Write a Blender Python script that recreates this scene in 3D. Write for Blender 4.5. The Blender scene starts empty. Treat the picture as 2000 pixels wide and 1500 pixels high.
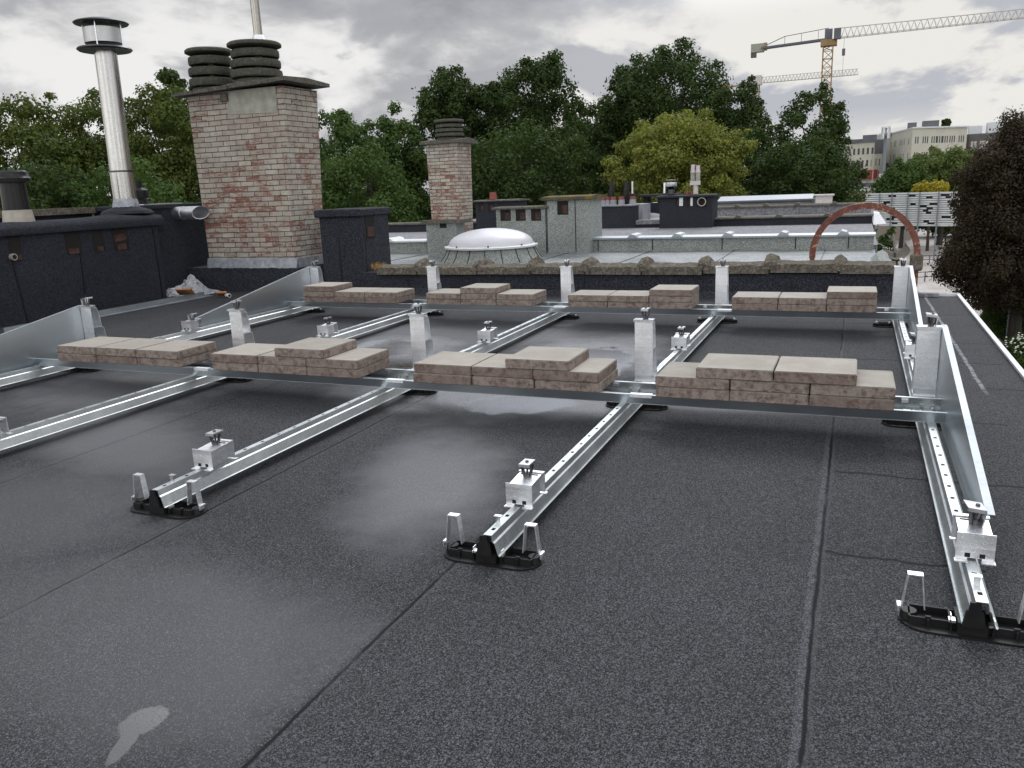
import bpy, bmesh, math, random
import numpy as np
from mathutils import Vector, Matrix
random.seed(7); rng = np.random.default_rng(11)
PI = math.pi
scene = bpy.context.scene
COL = scene.collection
# ---------------------------------------------------------------- camera
CAM = np.array([2.4393, -3.2721, 1.0163]); YAW, PITCH, ROLL, FPX = -0.4000, 0.2364, -0.0403, 1594.69
_cy, _sy, _cp, _sp = math.cos(YAW), math.sin(YAW), math.cos(PITCH), math.sin(PITCH)
_f = np.array([_sy*_cp, _cy*_cp, -_sp]); _r = np.array([_cy, -_sy, 0.]); _u = np.cross(_r, _f)
_c, _s = math.cos(ROLL), math.sin(ROLL)
AX = np.stack([_c*_r + _s*_u, -_s*_r + _c*_u, _f])
cd = bpy.data.cameras.new('camera'); cam = bpy.data.objects.new('camera', cd); COL.objects.link(cam)
cd.sensor_width = 36; cd.lens = 36*FPX/2000; cd.clip_start = 0.05; cd.clip_end = 3000
mw = Matrix.Identity(4)
for i in range(3):
    mw[i][0], mw[i][1], mw[i][2], mw[i][3] = AX[0][i], AX[1][i], -AX[2][i], CAM[i]
cam.matrix_world = mw; scene.camera = cam

def at(u, v, x=None, y=None, z=None, d=None):
    """real position of a photo point once one world coordinate (or its depth) is known"""
    q = np.array([(u-1000)/FPX, (750-v)/FPX, 1.]) @ AX
    if x is not None: t = (x-CAM[0])/q[0]
    elif y is not None: t = (y-CAM[1])/q[1]
    elif z is not None: t = (z-CAM[2])/q[2]
    else: t = d
    p = CAM + q*t
    return Vector((float(p[0]), float(p[1]), float(p[2])))

# ---------------------------------------------------------------- node helper
class NT:
    def __init__(s, tree): s.t = tree; s.n = tree.nodes; s.l = tree.links
    def node(s, typ, **kw):
        n = s.n.new(typ)
        for k, v in kw.items(): setattr(n, k, v)
        return n
    def put(s, sock, v):
        if isinstance(v, bpy.types.NodeSocket): s.l.new(v, sock)
        elif v is not None:
            if hasattr(sock, 'default_value'):
                dv = sock.default_value
                if hasattr(dv, '__len__') and not hasattr(v, '__len__'): v = [v]*len(dv)
                if hasattr(dv, '__len__') and len(dv) == 4 and len(v) == 3: v = list(v)+[1]
                sock.default_value = v
    def math(s, op, a, b=None, c=None, clamp=False):
        n = s.node('ShaderNodeMath', operation=op); n.use_clamp = clamp
        s.put(n.inputs[0], a); s.put(n.inputs[1], b)
        if c is not None: s.put(n.inputs[2], c)
        return n.outputs[0]
    def vmath(s, op, a, b=None):
        n = s.node('ShaderNodeVectorMath', operation=op); s.put(n.inputs[0], a)
        if b is not None: s.put(n.inputs[1], b)
        return n.outputs['Value'] if op in ('LENGTH', 'DOT_PRODUCT', 'DISTANCE') else n.outputs[0]
    def noise(s, vec, scale, detail=3, rough=.5, dist=0):
        n = s.node('ShaderNodeTexNoise'); s.put(n.inputs['Vector'], vec); s.put(n.inputs['Scale'], scale)
        s.put(n.inputs['Detail'], detail); s.put(n.inputs['Roughness'], rough); s.put(n.inputs['Distortion'], dist)
        return n.outputs[0]
    def voro(s, vec, scale, out='Distance', feature='F1'):
        n = s.node('ShaderNodeTexVoronoi', feature=feature); s.put(n.inputs['Vector'], vec); s.put(n.inputs['Scale'], scale)
        return n.outputs[out]
    def ramp(s, fac, stops, interp='LINEAR'):
        n = s.node('ShaderNodeValToRGB'); cr = n.color_ramp; cr.interpolation = interp
        while len(cr.elements) < len(stops): cr.elements.new(.5)
        for e, (p, c) in zip(cr.elements, stops):
            e.position = p; e.color = (c, c, c, 1) if not hasattr(c, '__len__') else (*c, 1)
        s.put(n.inputs[0], fac); return n.outputs[0]
    def mapr(s, v, a, b, c=0, d=1, smooth=False):
        n = s.node('ShaderNodeMapRange'); n.interpolation_type = 'SMOOTHSTEP' if smooth else 'LINEAR'
        s.put(n.inputs[0], v)
        for i, q in enumerate((a, b, c, d)): s.put(n.inputs[1+i], q)
        return n.outputs[0]
    def mix(s, f, a, b, mode='MIX'):
        n = s.node('ShaderNodeMix', data_type='RGBA', blend_type=mode); s.put(n.inputs[0], f)
        s.put(n.inputs[6], a); s.put(n.inputs[7], b); return n.outputs[2]
    def sep(s, v):
        n = s.node('ShaderNodeSeparateXYZ'); s.put(n.inputs[0], v); return n.outputs
    def comb(s, x, y, z):
        n = s.node('ShaderNodeCombineXYZ'); s.put(n.inputs[0], x); s.put(n.inputs[1], y); s.put(n.inputs[2], z); return n.outputs[0]
    def bump(s, h, strength=.5, dist=.01, normal=None):
        n = s.node('ShaderNodeBump'); s.put(n.inputs['Strength'], strength); s.put(n.inputs['Distance'], dist)
        s.put(n.inputs['Height'], h)
        if normal is not None: s.put(n.inputs['Normal'], normal)
        return n.outputs[0]

# ---------------------------------------------------------------- world and sun
SUN_AZ, SUN_EL = math.radians(0), math.radians(45)      # azimuth from +y towards +x
w = bpy.data.worlds.new('World'); scene.world = w; w.use_nodes = True
T = NT(w.node_tree); bg = T.n['Background']
sky = T.node('ShaderNodeTexSky', sky_type='NISHITA'); sky.sun_disc = False
sky.sun_elevation = SUN_EL; sky.sun_rotation = SUN_AZ; sky.air_density = 1; sky.dust_density = 2
tc = T.node('ShaderNodeTexCoord'); D = tc.outputs['Generated']
dx, dy, dz = T.sep(D)
den = T.math('ADD', T.math('MAXIMUM', dz, 0.0), 0.50)
P = T.comb(T.math('DIVIDE', dx, den), T.math('DIVIDE', dy, den), T.math('MULTIPLY', dz, 2.0))
big = T.noise(T.vmath('ADD', P, (3.6, 1.2, 0)), 1.9, 10, .54, .2)
fine = T.noise(T.vmath('ADD', P, (9.3, 4.2, 2)), 5.2, 9, .58, .25)
wisp = T.noise(T.vmath('ADD', P, (1.3, 7.2, 5)), 3.0, 9, .55, .3)
# brightening towards the side of the hidden sun (right of the view)
side = T.vmath('DOT_PRODUCT', D, (math.sin(math.radians(14)), math.cos(math.radians(14)), 0.0))
sidef = T.mapr(side, .70, .98, 0, 1, True)
elev = T.mapr(dz, .02, .24, 0, 1, True)
nn = T.math('ADD', T.math('MULTIPLY', big, .72), T.math('MULTIPLY', fine, .28))
bias = T.math('ADD', T.math('MULTIPLY', elev, .075), T.math('MULTIPLY', sidef, -.07))
nn = T.math('ADD', nn, bias)
heavy = T.mapr(nn, .47, .57, 0, 1, True)
deep = T.mapr(nn, .53, .66, 0, 1, True)
bright = T.mix(sidef, (6.3, 6.25, 6.2), (6.2, 6.05, 5.75))
mid_ = T.mix(sidef, (3.5, 3.52, 3.65), (4.4, 4.42, 4.6))
dark = T.mix(sidef, (2.2, 2.28, 2.5), (3.2, 3.32, 3.75))
cl = T.mix(deep, T.mix(heavy, bright, mid_), dark)
wisp = T.math('ADD', wisp, T.math('MULTIPLY', sidef, .035))
rag = T.math('MULTIPLY', T.mapr(wisp, .52, .60, 0, .85, True), T.mapr(dz, .02, .07, .1, 1))
cl = T.mix(rag, cl, T.mix(sidef, (2.9, 2.95, 3.15), (3.2, 3.35, 3.8)))
blue = T.math('MULTIPLY', T.mapr(T.noise(T.vmath('ADD', P, (4, 4, 9)), .8, 6, .5), .56, .66, 0, .35, True), sidef)
skyc = T.mix(blue, cl, T.mix(.75, sky.outputs[0], (4.6, 5.1, 6.0)))
# added boost: unseen sky behind the camera brightened to light facing surfaces
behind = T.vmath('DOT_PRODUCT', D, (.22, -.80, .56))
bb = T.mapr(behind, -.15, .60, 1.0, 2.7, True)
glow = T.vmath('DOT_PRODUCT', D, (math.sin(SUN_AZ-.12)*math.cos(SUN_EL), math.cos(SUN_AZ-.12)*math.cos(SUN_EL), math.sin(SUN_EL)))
gl = T.mapr(glow, .81, .955, 0, 2.9, True)  # added bluish glow above the view, makes the wet roof shine
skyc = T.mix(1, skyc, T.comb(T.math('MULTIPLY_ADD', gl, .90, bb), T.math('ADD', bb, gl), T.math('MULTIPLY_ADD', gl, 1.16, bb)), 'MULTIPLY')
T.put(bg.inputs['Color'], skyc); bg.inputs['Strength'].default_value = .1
sl = bpy.data.lights.new('sun', 'SUN'); sl.energy = .8; sl.angle = math.radians(24); sl.color = (1, .95, .88)
so = bpy.data.objects.new('sun', sl); COL.objects.link(so)
sdir = Vector((math.sin(SUN_AZ)*math.cos(SUN_EL), math.cos(SUN_AZ)*math.cos(SUN_EL), math.sin(SUN_EL)))
so.rotation_euler = sdir.to_track_quat('Z', 'Y').to_euler(); so.location = sdir*50
scene.view_settings.view_transform = 'Standard'; scene.view_settings.look = 'None'
scene.view_settings.exposure = 0.45; scene.view_settings.gamma = 1
scene.render.engine = 'CYCLES'

# ---------------------------------------------------------------- materials
def new_mat(name):
    m = bpy.data.materials.new(name); m.use_nodes = True
    t = NT(m.node_tree); b = t.n['Principled BSDF']
    pos = t.node('ShaderNodeNewGeometry').outputs['Position']
    return m, t, b, pos
def simple(name, c1, c2=None, rough=.6, metal=0, nscale=8, nlo=.35, nhi=.65, bump=0, bscale=60, bdist=.003, rvar=0, spec=None, detail=5, trans=0, coat=0):
    m, t, b, pos = new_mat(name)
    if c2 is None: c2 = tuple(x*.75 for x in c1)
    n = t.noise(pos, nscale, detail, .6)
    t.put(b.inputs['Base Color'], t.mix(t.mapr(n, nlo, nhi), c1, c2))
    b.inputs['Metallic'].default_value = metal
    if rvar: t.put(b.inputs['Roughness'], t.mapr(t.noise(pos, nscale*2.3, 4), .3, .7, rough-rvar, rough+rvar))
    else: b.inputs['Roughness'].default_value = rough
    if spec is not None: b.inputs['Specular IOR Level'].default_value = spec
    if coat: b.inputs['Coat Weight'].default_value = coat
    if bump: t.put(b.inputs['Normal'], t.bump(t.noise(pos, bscale, 4, .6), bump, bdist))
    return m

def granular(name, lo, mid, hi, wetness=False, seams=(), cell=170, spec=.35):
    m, t, b, pos = new_mat(name)
    x, y, z = t.sep(pos)
    v1 = t.sep(t.voro(pos, cell*1.5, 'Color'))[0]
    v2 = t.sep(t.voro(pos, cell*(.98 if wetness else .85), 'Color'))[1]
    v = t.math('ADD', t.math('MULTIPLY', v1, .45), t.math('MULTIPLY', v2, .55))
    col = t.ramp(v, [(0, lo), (.34, lo), (.50, mid), (.62, tuple(q*1.4 for q in mid)), (.86, hi)])
    large = t.mapr(t.noise(pos, 1.3, 5, .6), .3, .7, .86, 1.16)
    if wetness:
        large = t.math('MULTIPLY', large, t.mapr(t.noise(pos, 150, 3, .7), .3, .7, .80, 1.22))
    col = t.mix(1, col, t.comb(large, large, large), 'MULTIPLY')
    h = v
    # colour blotches, dust streaks
    blot = t.mapr(t.noise(pos, 5.5, 6, .65), .52, .78, 0, .18)
    col = t.mix(blot, col, tuple(q*1.35 for q in mid))
    rough = .82
    bs = .38
    if seams:
        for sx in seams:
            wob = t.math('MULTIPLY', t.math('SUBTRACT', t.noise(t.comb(0, y, sx), 3, 6, .7), .5), .02)
            dd = t.math('SUBTRACT', t.math('SUBTRACT', x, sx), wob)
            line = t.mapr(t.math('ABSOLUTE', dd), .0025, .0065, 1, 0, True)
            broken = t.mapr(t.noise(t.comb(0, y, sx+3), 2.2, 5, .7), .38, .5, .35, 1, True)
            line = t.math('MULTIPLY', line, broken)
            bead = t.mapr(t.math('ABSOLUTE', t.math('SUBTRACT', dd, .010)), .002, .007, 1, 0, True)
            col = t.mix(t.math('MULTIPLY', bead, .35), col, tuple(q*1.9 for q in mid))
            col = t.mix(t.math('MULTIPLY', line, .93), col, (.004, .004, .005))
            step = t.mapr(dd, -.004, .006, 0, 3.0)
            h = t.math('ADD', h, step)
    if wetness:
        # chippings spilled along the wide lap at x = 2.4 and on the right strip
        for sx, y0, y1, wd in ((2.385, -2.6, .25, .011), (2.402, .9, 1.9, .009)):
            wob = t.math('MULTIPLY', t.math('SUBTRACT', t.noise(t.comb(1, y, sx), 3.2, 6, .7), .5), .03)
            dd = t.math('ABSOLUTE', t.math('SUBTRACT', t.math('SUBTRACT', x, sx), wob))
            br = t.math('MULTIPLY', t.mapr(dd, wd*.5, wd, 1, 0, True), t.math('MULTIPLY', t.mapr(y, y0, y0+.1), t.mapr(y, y1-.1, y1, 1, 0)))
            br = t.math('MULTIPLY', br, t.mapr(t.noise(pos, 45, 3), .35, .6, .25, .9))
            col = t.mix(br, col, t.ramp(v, [(0, (.02, .02, .024)), (.6, (.08, .08, .09)), (1, (.2, .2, .21))]))
        # slanting light lap on the right strip
        sx = t.math('ADD', t.math('MULTIPLY', y, -.012), 3.052)
        wob = t.math('MULTIPLY', t.math('SUBTRACT', t.noise(t.comb(5, y, 0), 5, 6, .7), .5), .03)
        dd = t.math('ABSOLUTE', t.math('SUBTRACT', t.math('SUBTRACT', x, sx), wob))
        br = t.math('MULTIPLY', t.mapr(dd, .005, .013, 1, 0, True), t.mapr(y, .9, 1.1))
        br = t.math('MULTIPLY', br, t.mapr(t.noise(pos, 30, 4), .35, .55, .2, 1))
        col = t.mix(br, col, (.24, .24, .25))
        # cross laps
        for (cy0, x0, x1) in ((-1.02, 2.41, 2.80), (-.34, 2.42, 3.3), (1.62, 2.41, 3.2), (2.83, 1.62, 2.9), (.42, 2.8, 3.05), (1.05, 3.05, 3.3), (2.2, 3.03, 3.3), (3.3, 3.02, 3.3), (2.6, 2.8, 3.03)):
            wob = t.math('MULTIPLY', t.math('SUBTRACT', t.noise(t.comb(x, cy0, 0), 5, 6, .7), .5), .09)
            dd = t.math('SUBTRACT', t.math('SUBTRACT', y, cy0), wob)
            ln = t.mapr(t.math('ABSOLUTE', dd), .004, .011, 1, 0, True)
            ln = t.math('MULTIPLY', ln, t.math('MULTIPLY', t.math('GREATER_THAN', x, x0), t.math('LESS_THAN', x, x1)))
            col = t.mix(t.math('MULTIPLY', ln, .9), col, (.005, .005, .006))
        # wet film: places that hold water
        wob = t.math('MULTIPLY', t.math('SUBTRACT', t.noise(pos, 2.6, 6, .62), .5), 1.15)
        wet = None
        for (cx, cy_, rx, ry, rot, st) in ((.85, -2.0, .80, .42, .2, .36), (1.05, -.80, .30, .66, -.35, .55), (.62, .35, .70, .50, .1, 1.0),
                                          (-.35, 1.45, .52, .50, .1, 1.0), (.95, 1.45, .5, .72, 0, .98), (-1.35, .0, .6, .55, .2, .62),
                                          (-.55, -.75, .75, .32, .5, .55), (1.22, .3, .45, .30, 0, .7), (-.1, -1.5, .6, .5, .3, .30), (1.85, .5, .5, .22, 0, .5), (0, 2.0, 1.2, .6, 0, .45)):
            q = t.vmath('SUBTRACT', pos, (cx, cy_, 0))
            rn = t.node('ShaderNodeVectorRotate', rotation_type='Z_AXIS'); t.put(rn.inputs[0], q); rn.inputs['Angle'].default_value = rot
            q = t.vmath('MULTIPLY', rn.outputs[0], (1/rx, 1/ry, 0))
            e = t.math('ADD', t.vmath('LENGTH', q), wob)
            e = t.mapr(e, .35, 1.25, st, 0, True)
            wet = e if wet is None else t.math('MAXIMUM', wet, e)
        # laps stop the water on their low side
        dam = t.math('MULTIPLY', t.mapr(x, 1.425, 1.452, 0, 1), t.mapr(y, .45, .25, 0, 1))
        wet = t.math('MULTIPLY', wet, t.math('SUBTRACT', 1, t.math('MULTIPLY', dam, .85)))
        # standing water: deep puddles
        pw = t.math('ADD', t.math('MULTIPLY', t.math('SUBTRACT', t.noise(pos, 7, 6, .6), .5), 1.0), t.math('MULTIPLY', t.math('SUBTRACT', t.noise(pos, 60, 4, .7), .5), .55))
        pud = None
        for (cx, cy_, rx, ry, rot) in ((1.165, -2.235, .042, .050, .15), (1.185, -2.30, .016, .06, -.35), (-.46, 1.36, .36, .30, 0.2), (.98, .24, .27, .17, -.35), (1.02, 1.15, .26, .5, 0)):
            q = t.vmath('SUBTRACT', pos, (cx, cy_, 0))
            rn = t.node('ShaderNodeVectorRotate', rotation_type='Z_AXIS'); t.put(rn.inputs[0], q); rn.inputs['Angle'].default_value = rot
            q = t.vmath('MULTIPLY', rn.outputs[0], (1/rx, 1/ry, 0))
            e = t.mapr(t.math('ADD', t.vmath('LENGTH', q), pw), .92, 1.12, 1, 0, True)
            pud = e if pud is None else t.math('MAXIMUM', pud, e)
        stones = t.math('GREATER_THAN', t.math('ADD', v, t.math('MULTIPLY', t.noise(pos, 12, 3), .5)), .98)
        pud = t.math('MULTIPLY', pud, t.math('SUBTRACT', 1, t.math('MULTIPLY', stones, .6)))
        wetp = t.math('MAXIMUM', wet, pud)
        rough = t.mapr(wet, 0, 1, .80, .50)
        rough = t.math('MULTIPLY_ADD', pud, -.27, rough, clamp=True)
        rough = t.math('MAXIMUM', rough, .03)
        t.put(b.inputs['Coat Weight'], t.math('MULTIPLY', wetp, t.math('MAXIMUM', pud, t.mapr(v, .40, .56, 1, .12)))); b.inputs['Coat IOR'].default_value = 2.6
        t.put(b.inputs['Coat Roughness'], t.mapr(t.math('MAXIMUM', wet, t.math('MULTIPLY', pud, 2)), 0, 2, .36, .10))
        col = t.mix(t.math('MULTIPLY', pud, .6), col, (.012, .012, .014))
        bs = t.math('MULTIPLY', t.mapr(wet, 0, 1, .38, .55), t.math('SUBTRACT', 1, t.math('MULTIPLY', pud, .85)))
        cb = t.bump(h, t.math('MULTIPLY', bs, .5), .003)
        t.put(b.inputs['Coat Normal'], cb)
    t.put(b.inputs['Base Color'], col)
    t.put(b.inputs['Roughness'], rough)
    if wetness: t.put(b.inputs['Specular IOR Level'], t.mapr(wetp, 0, 1, spec, .8))
    else: b.inputs['Specular IOR Level'].default_value = spec
    und = t.noise(pos, 3.5, 4, .55)
    hh = t.math('ADD', h, t.math('MULTIPLY', und, 3.0 if wetness else 5.0))
    t.put(b.inputs['Normal'], t.bump(hh, bs, .003))
    return m

M = {}
M['roof'] = granular('black_mineral_bitumen', (.007, .0075, .0095), (.0355, .0363, .0388), (.110, .113, .121), True, (2.398, 1.452, .478, -.505, -1.49, -2.48, -3.46), 360, .18)
M['upstand'] = granular('black_bitumen_upstand', (.012, .013, .017), (.028, .030, .038), (.075, .078, .092), False, (), 170, .15)
M['upstand_smooth'] = granular('smooth_black_bitumen', (.017, .018, .024), (.024, .026, .033), (.036, .038, .046), False, (), 120, .2)
M['green'] = granular('pale_green_mineral_bitumen', (.16, .175, .165), (.235, .255, .24), (.33, .35, .335), False, (), 105, .2)
M['green_roof'] = granular('wet_pale_green_bitumen', (.10, .11, .11), (.155, .17, .168), (.25, .265, .262), False, (), 60, .5)
M['greyroof'] = granular('far_grey_bitumen', (.13, .13, .14), (.17, .17, .18), (.22, .22, .23), False, (), 30, .4)
M['seam'] = simple('bitumen_seam', (.006, .006, .007), rough=.45)
for nm in ('green_roof',):
    b = M[nm].node_tree.nodes['Principled BSDF']
    for l in list(b.inputs['Roughness'].links): M[nm].node_tree.links.remove(l)
    t = NT(M[nm].node_tree); g = t.node('ShaderNodeNewGeometry').outputs['Position']
    t.put(b.inputs['Roughness'], t.mapr(t.noise(g, 1.1, 5, .6), .4, .62, .28, .62))

def metal(name, c, rough, streak=(1, 1, 1), scale=6, spots=False, bump=.0, spg=.10):
    m, t, b, pos = new_mat(name)
    q = t.vmath('MULTIPLY', pos, streak)
    n = t.noise(q, scale, 6, .6)
    sp = t.sep(t.voro(pos, 55, 'Color'))[0]
    k = t.math('ADD', t.mapr(n, .3, .7, .92, 1.05), t.math('MULTIPLY', t.math('SUBTRACT', sp, .5), spg))
    t.put(b.inputs['Base Color'], t.mix(1, c, t.comb(k, k, k), 'MULTIPLY'))
    b.inputs['Metallic'].default_value = 1
    r = t.mapr(n, .3, .7, rough-.06, rough+.08)
    if spots:
        dr = t.mapr(t.voro(pos, 210), .18, .34, 1, 0, True)
        dr = t.math('MULTIPLY', dr, t.math('GREATER_THAN', t.sep(t.voro(pos, 210, 'Color'))[1], .62))
        r = t.math('MULTIPLY_ADD', dr, -.3, r, clamp=True)
        t.put(b.inputs['Normal'], t.bump(dr, .35, .0015))
    elif bump: t.put(b.inputs['Normal'], t.bump(n, bump, .004))
    t.put(b.inputs['Roughness'], r)
    return m
M['galv'] = metal('galvanised_steel', (.57, .60, .60), .44, spots=True)
M['galv_plate'] = metal('smooth_galvanised_sheet', (.56, .61, .64), .36, (1, .3, 1), 2, spg=.02)
M['alu'] = metal('extruded_aluminium', (.86, .87, .885), .42, (.15, 1, 6), 12, spots=True)
M['alu_cap'] = metal('aluminium_caps', (.88, .89, .90), .28)
M['galv_matte'] = metal('matte_galvanised_flange', (.36, .39, .41), .55, (1, 1, 1), 5)
M['drum'] = metal('dull_silver_band', (.50, .50, .49), .42)
M['steel_dark'] = metal('dark_steel', (.10, .10, .105), .35)
M['stainless'] = metal('stainless_flue', (.50, .49, .465), .24, (1, 1, .08), 14, bump=.25)
M['stainless_b'] = metal('polished_flue', (.36, .34, .30), .15, (1, 1, .08), 14, bump=.15)
M['alu_matte'] = metal('weathered_aluminium', (.75, .76, .78), .45, (1, 1, 1), 5, bump=.2)
M['lead'] = simple('lead_flashing', (.22, .24, .27), (.38, .40, .42), .5, .3, nscale=14, bump=.6, bscale=22, bdist=.01)
M['plastic'] = simple('black_plastic', (.008, .008, .009), (.014, .014, .014), .48, nscale=30, spec=.25)
M['pipe_black'] = simple('glossy_black_pipe', (.007, .007, .008), (.011, .010, .010), .27, nscale=8, spec=.3)
M['pipe_base'] = simple('beige_pipe_collar', (.42, .38, .32), (.30, .27, .23), .5, nscale=12)
M['dark_hole'] = simple('dark_opening', (.006, .005, .005), (.012, .008, .006), .9)
M['red_brick_in'] = simple('brick_inside_opening', (.085, .040, .030), (.022, .014, .012), .9, nscale=18)
M['rust'] = simple('rusted_hoop', (.13, .035, .020), (.24, .085, .045), .55, nscale=16, bump=.5, bscale=50)
# rust with flaked pale primer
_m, _t, _b, _p = new_mat('rusted_hoop_flaked'); M['rust'] = _m
_n = _t.noise(_p, 26, 7, .7); _n2 = _t.noise(_p, 90, 4, .6)
_c1 = _t.mix(_t.mapr(_n, .35, .65), (.085, .022, .014), (.20, .06, .032))
_t.put(_b.inputs['Base Color'], _t.mix(_t.mapr(_t.math('ADD', _n, _t.math('MULTIPLY', _n2, .4)), .80, .84), _c1, (.45, .30, .18)))
_b.inputs['Roughness'].default_value = .5; _t.put(_b.inputs['Normal'], _t.bump(_n, .6, .006))

def concrete(name, c1, c2, moss, mf=.5, sc=22):
    m, t, b, pos = new_mat(name)
    nrm = t.node('ShaderNodeNewGeometry').outputs['Normal']; nz = t.sep(nrm)[2]
    n = t.noise(pos, sc, 8, .7); n2 = t.noise(pos, sc*.25, 6, .65); n3 = t.noise(pos, sc*4, 4, .6)
    c = t.mix(t.mapr(n, .38, .62), c1, c2)
    lich = t.mapr(t.math('ADD', n, t.math('MULTIPLY', n2, .8)), 1.02, 1.12, 0, .8, True)
    c = t.mix(lich, c, tuple(min(1, q*2.1) for q in c1))
    c = t.mix(t.mapr(t.math('ADD', n2, t.math('MULTIPLY', nz, .10)), .48, .66, 0, mf, True), c, moss)
    blk = t.mapr(n3, .5, .7, 0, .55)
    c = t.mix(blk, c, (.018, .017, .014))
    t.put(b.inputs['Base Color'], c); b.inputs['Roughness'].default_value = .9; b.inputs['Specular IOR Level'].default_value = .2
    hh = t.math('ADD', n, t.math('MULTIPLY', n3, .4))
    t.put(b.inputs['Normal'], t.bump(hh, .9, .02))
    return m
M['coping'] = concrete('mossy_concrete_coping', (.25, .222, .18), (.070, .060, .048), (.085, .080, .050), .45, 34)
M['cowl'] = concrete('weathered_concrete_cowl', (.13, .13, .105), (.060, .060, .052), (.075, .08, .04), .5, 34)
M['slab'] = concrete('weathered_chimney_slab', (.17, .16, .135), (.075, .07, .06), (.08, .07, .04), .4, 18)
M['moss_slab'] = concrete('yellow_mossy_slab', (.12, .11, .08), (.06, .055, .04), (.20, .13, .025), 1.0, 18)
M['render'] = simple('grey_cement_render', (.36, .36, .30), (.25, .25, .21), .85, nscale=12, bump=.5, bscale=45)

def brickmat(name, sc=1.0, red=.5, cream=(.57, .53, .45), redc=(.37, .12, .075)):
    m, t, b, pos = new_mat(name)
    x, y, z = t.sep(pos)
    nx = t.math('ABSOLUTE', t.sep(t.node('ShaderNodeNewGeometry').outputs['Normal'])[0])
    u = t.mix(t.math('GREATER_THAN', nx, .6), t.comb(x, x, x), t.comb(y, y, y)); u = t.sep(u)[0]
    wob = t.math('MULTIPLY', t.math('SUBTRACT', t.noise(pos, 7, 3), .5), .012)
    uv = t.comb(u, t.math('ADD', z, wob), 0)
    def br(mort, c1, c2):
        n = t.node('ShaderNodeTexBrick'); n.offset = .5
        t.put(n.inputs['Vector'], uv); t.put(n.inputs['Color1'], c1); t.put(n.inputs['Color2'], c2)
        n.inputs['Scale'].default_value = 1; n.inputs['Brick Width'].default_value = .170*sc; n.inputs['Row Height'].default_value = .054*sc
        n.inputs['Mortar Size'].default_value = .0045*sc; n.inputs['Mortar Smooth'].default_value = .25; n.inputs['Bias'].default_value = 0
        t.put(n.inputs['Mortar'], mort); return n
    bb = br((.5, .5, .5), (0, 0, 0), (1, 1, 1))
    rnd = t.sep(bb.outputs['Color'])[0]
    patch = t.noise(pos, 1.9/sc, 5, .6); pf = t.noise(t.vmath('MULTIPLY', pos, (1, 1, 3.0)), 15, 8, .75)
    k = t.math('ADD', t.math('ADD', t.math('MULTIPLY', patch, .62), t.math('MULTIPLY', pf, .95)), t.math('MULTIPLY', rnd, .16))
    k = t.mapr(k, .955-red*.13, 1.08-red*.13, 0, .85, True)
    pink = t.mapr(t.noise(pos, 3.3, 5, .6), .40, .62, 0, .5)
    redv = t.mix(rnd, redc, tuple(q*.6 for q in redc))
    crv = t.mix(rnd, cream, tuple(q*.76 for q in cream)); crv = t.mix(pink, crv, (.38, .285, .245))
    dirt = t.mapr(t.noise(pos, 9, 7, .7), .42, .72, 0, .75)
    crv = t.mix(t.math('MULTIPLY', dirt, .7), crv, (.20, .175, .145))
    c = t.mix(k, crv, redv)
    mc = t.mix(t.mapr(t.noise(pos, 14, 4), .4, .6), (.085, .077, .066), (.19, .175, .155))
    c = t.mix(bb.outputs['Fac'], c, mc)
    t.put(b.inputs['Base Color'], c); b.inputs['Roughness'].default_value = .88; b.inputs['Specular IOR Level'].default_value = .2
    h = t.math('ADD', t.math('MULTIPLY', t.math('SUBTRACT', 1, bb.outputs['Fac']), 1.0), t.math('MULTIPLY', pf, 1.1))
    t.put(b.inputs['Normal'], t.bump(h, 1.0, .020))
    return m
M['brick'] = brickmat('whitewashed_red_brick', 1.0, .52)
M['brick_s'] = brickmat('whitewashed_red_brick_far', 1.0, .75)
M['brick_house'] = brickmat('brown_house_brick', 1.1, -.6, (.17, .10, .075))

# concrete pavers: pale washed top, mottled reddish-brown flanks
def paver_mat():
    m, t, b, pos = new_mat('concrete_paver')
    oi = t.node('ShaderNodeObjectInfo').outputs['Random']
    nz = t.sep(t.node('ShaderNodeNewGeometry').outputs['Normal'])[2]
    off = t.vmath('ADD', pos, t.comb(t.math('MULTIPLY', oi, 7), 0, 0))
    n = t.noise(off, 9, 6, .6); n2 = t.noise(off, 70, 5, .7); n3 = t.noise(off, 28, 5, .65)
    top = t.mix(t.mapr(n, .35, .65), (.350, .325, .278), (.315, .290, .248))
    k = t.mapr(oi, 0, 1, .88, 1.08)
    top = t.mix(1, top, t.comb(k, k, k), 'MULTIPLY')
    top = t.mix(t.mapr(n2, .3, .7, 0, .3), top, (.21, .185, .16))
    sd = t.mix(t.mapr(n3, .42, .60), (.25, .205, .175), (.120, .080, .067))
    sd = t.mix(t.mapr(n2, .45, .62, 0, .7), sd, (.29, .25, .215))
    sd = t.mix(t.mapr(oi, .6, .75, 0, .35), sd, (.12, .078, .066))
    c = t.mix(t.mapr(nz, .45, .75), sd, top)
    t.put(b.inputs['Base Color'], c)
    t.put(b.inputs['Roughness'], t.mapr(n, .3, .7, .6, .85)); b.inputs['Specular IOR Level'].default_value = .25
    t.put(b.inputs['Normal'], t.bump(t.math('ADD', n2, n3), t.mapr(nz, .3, .8, .9, .15), .004))
    return m
M['paver'] = paver_mat()

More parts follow.
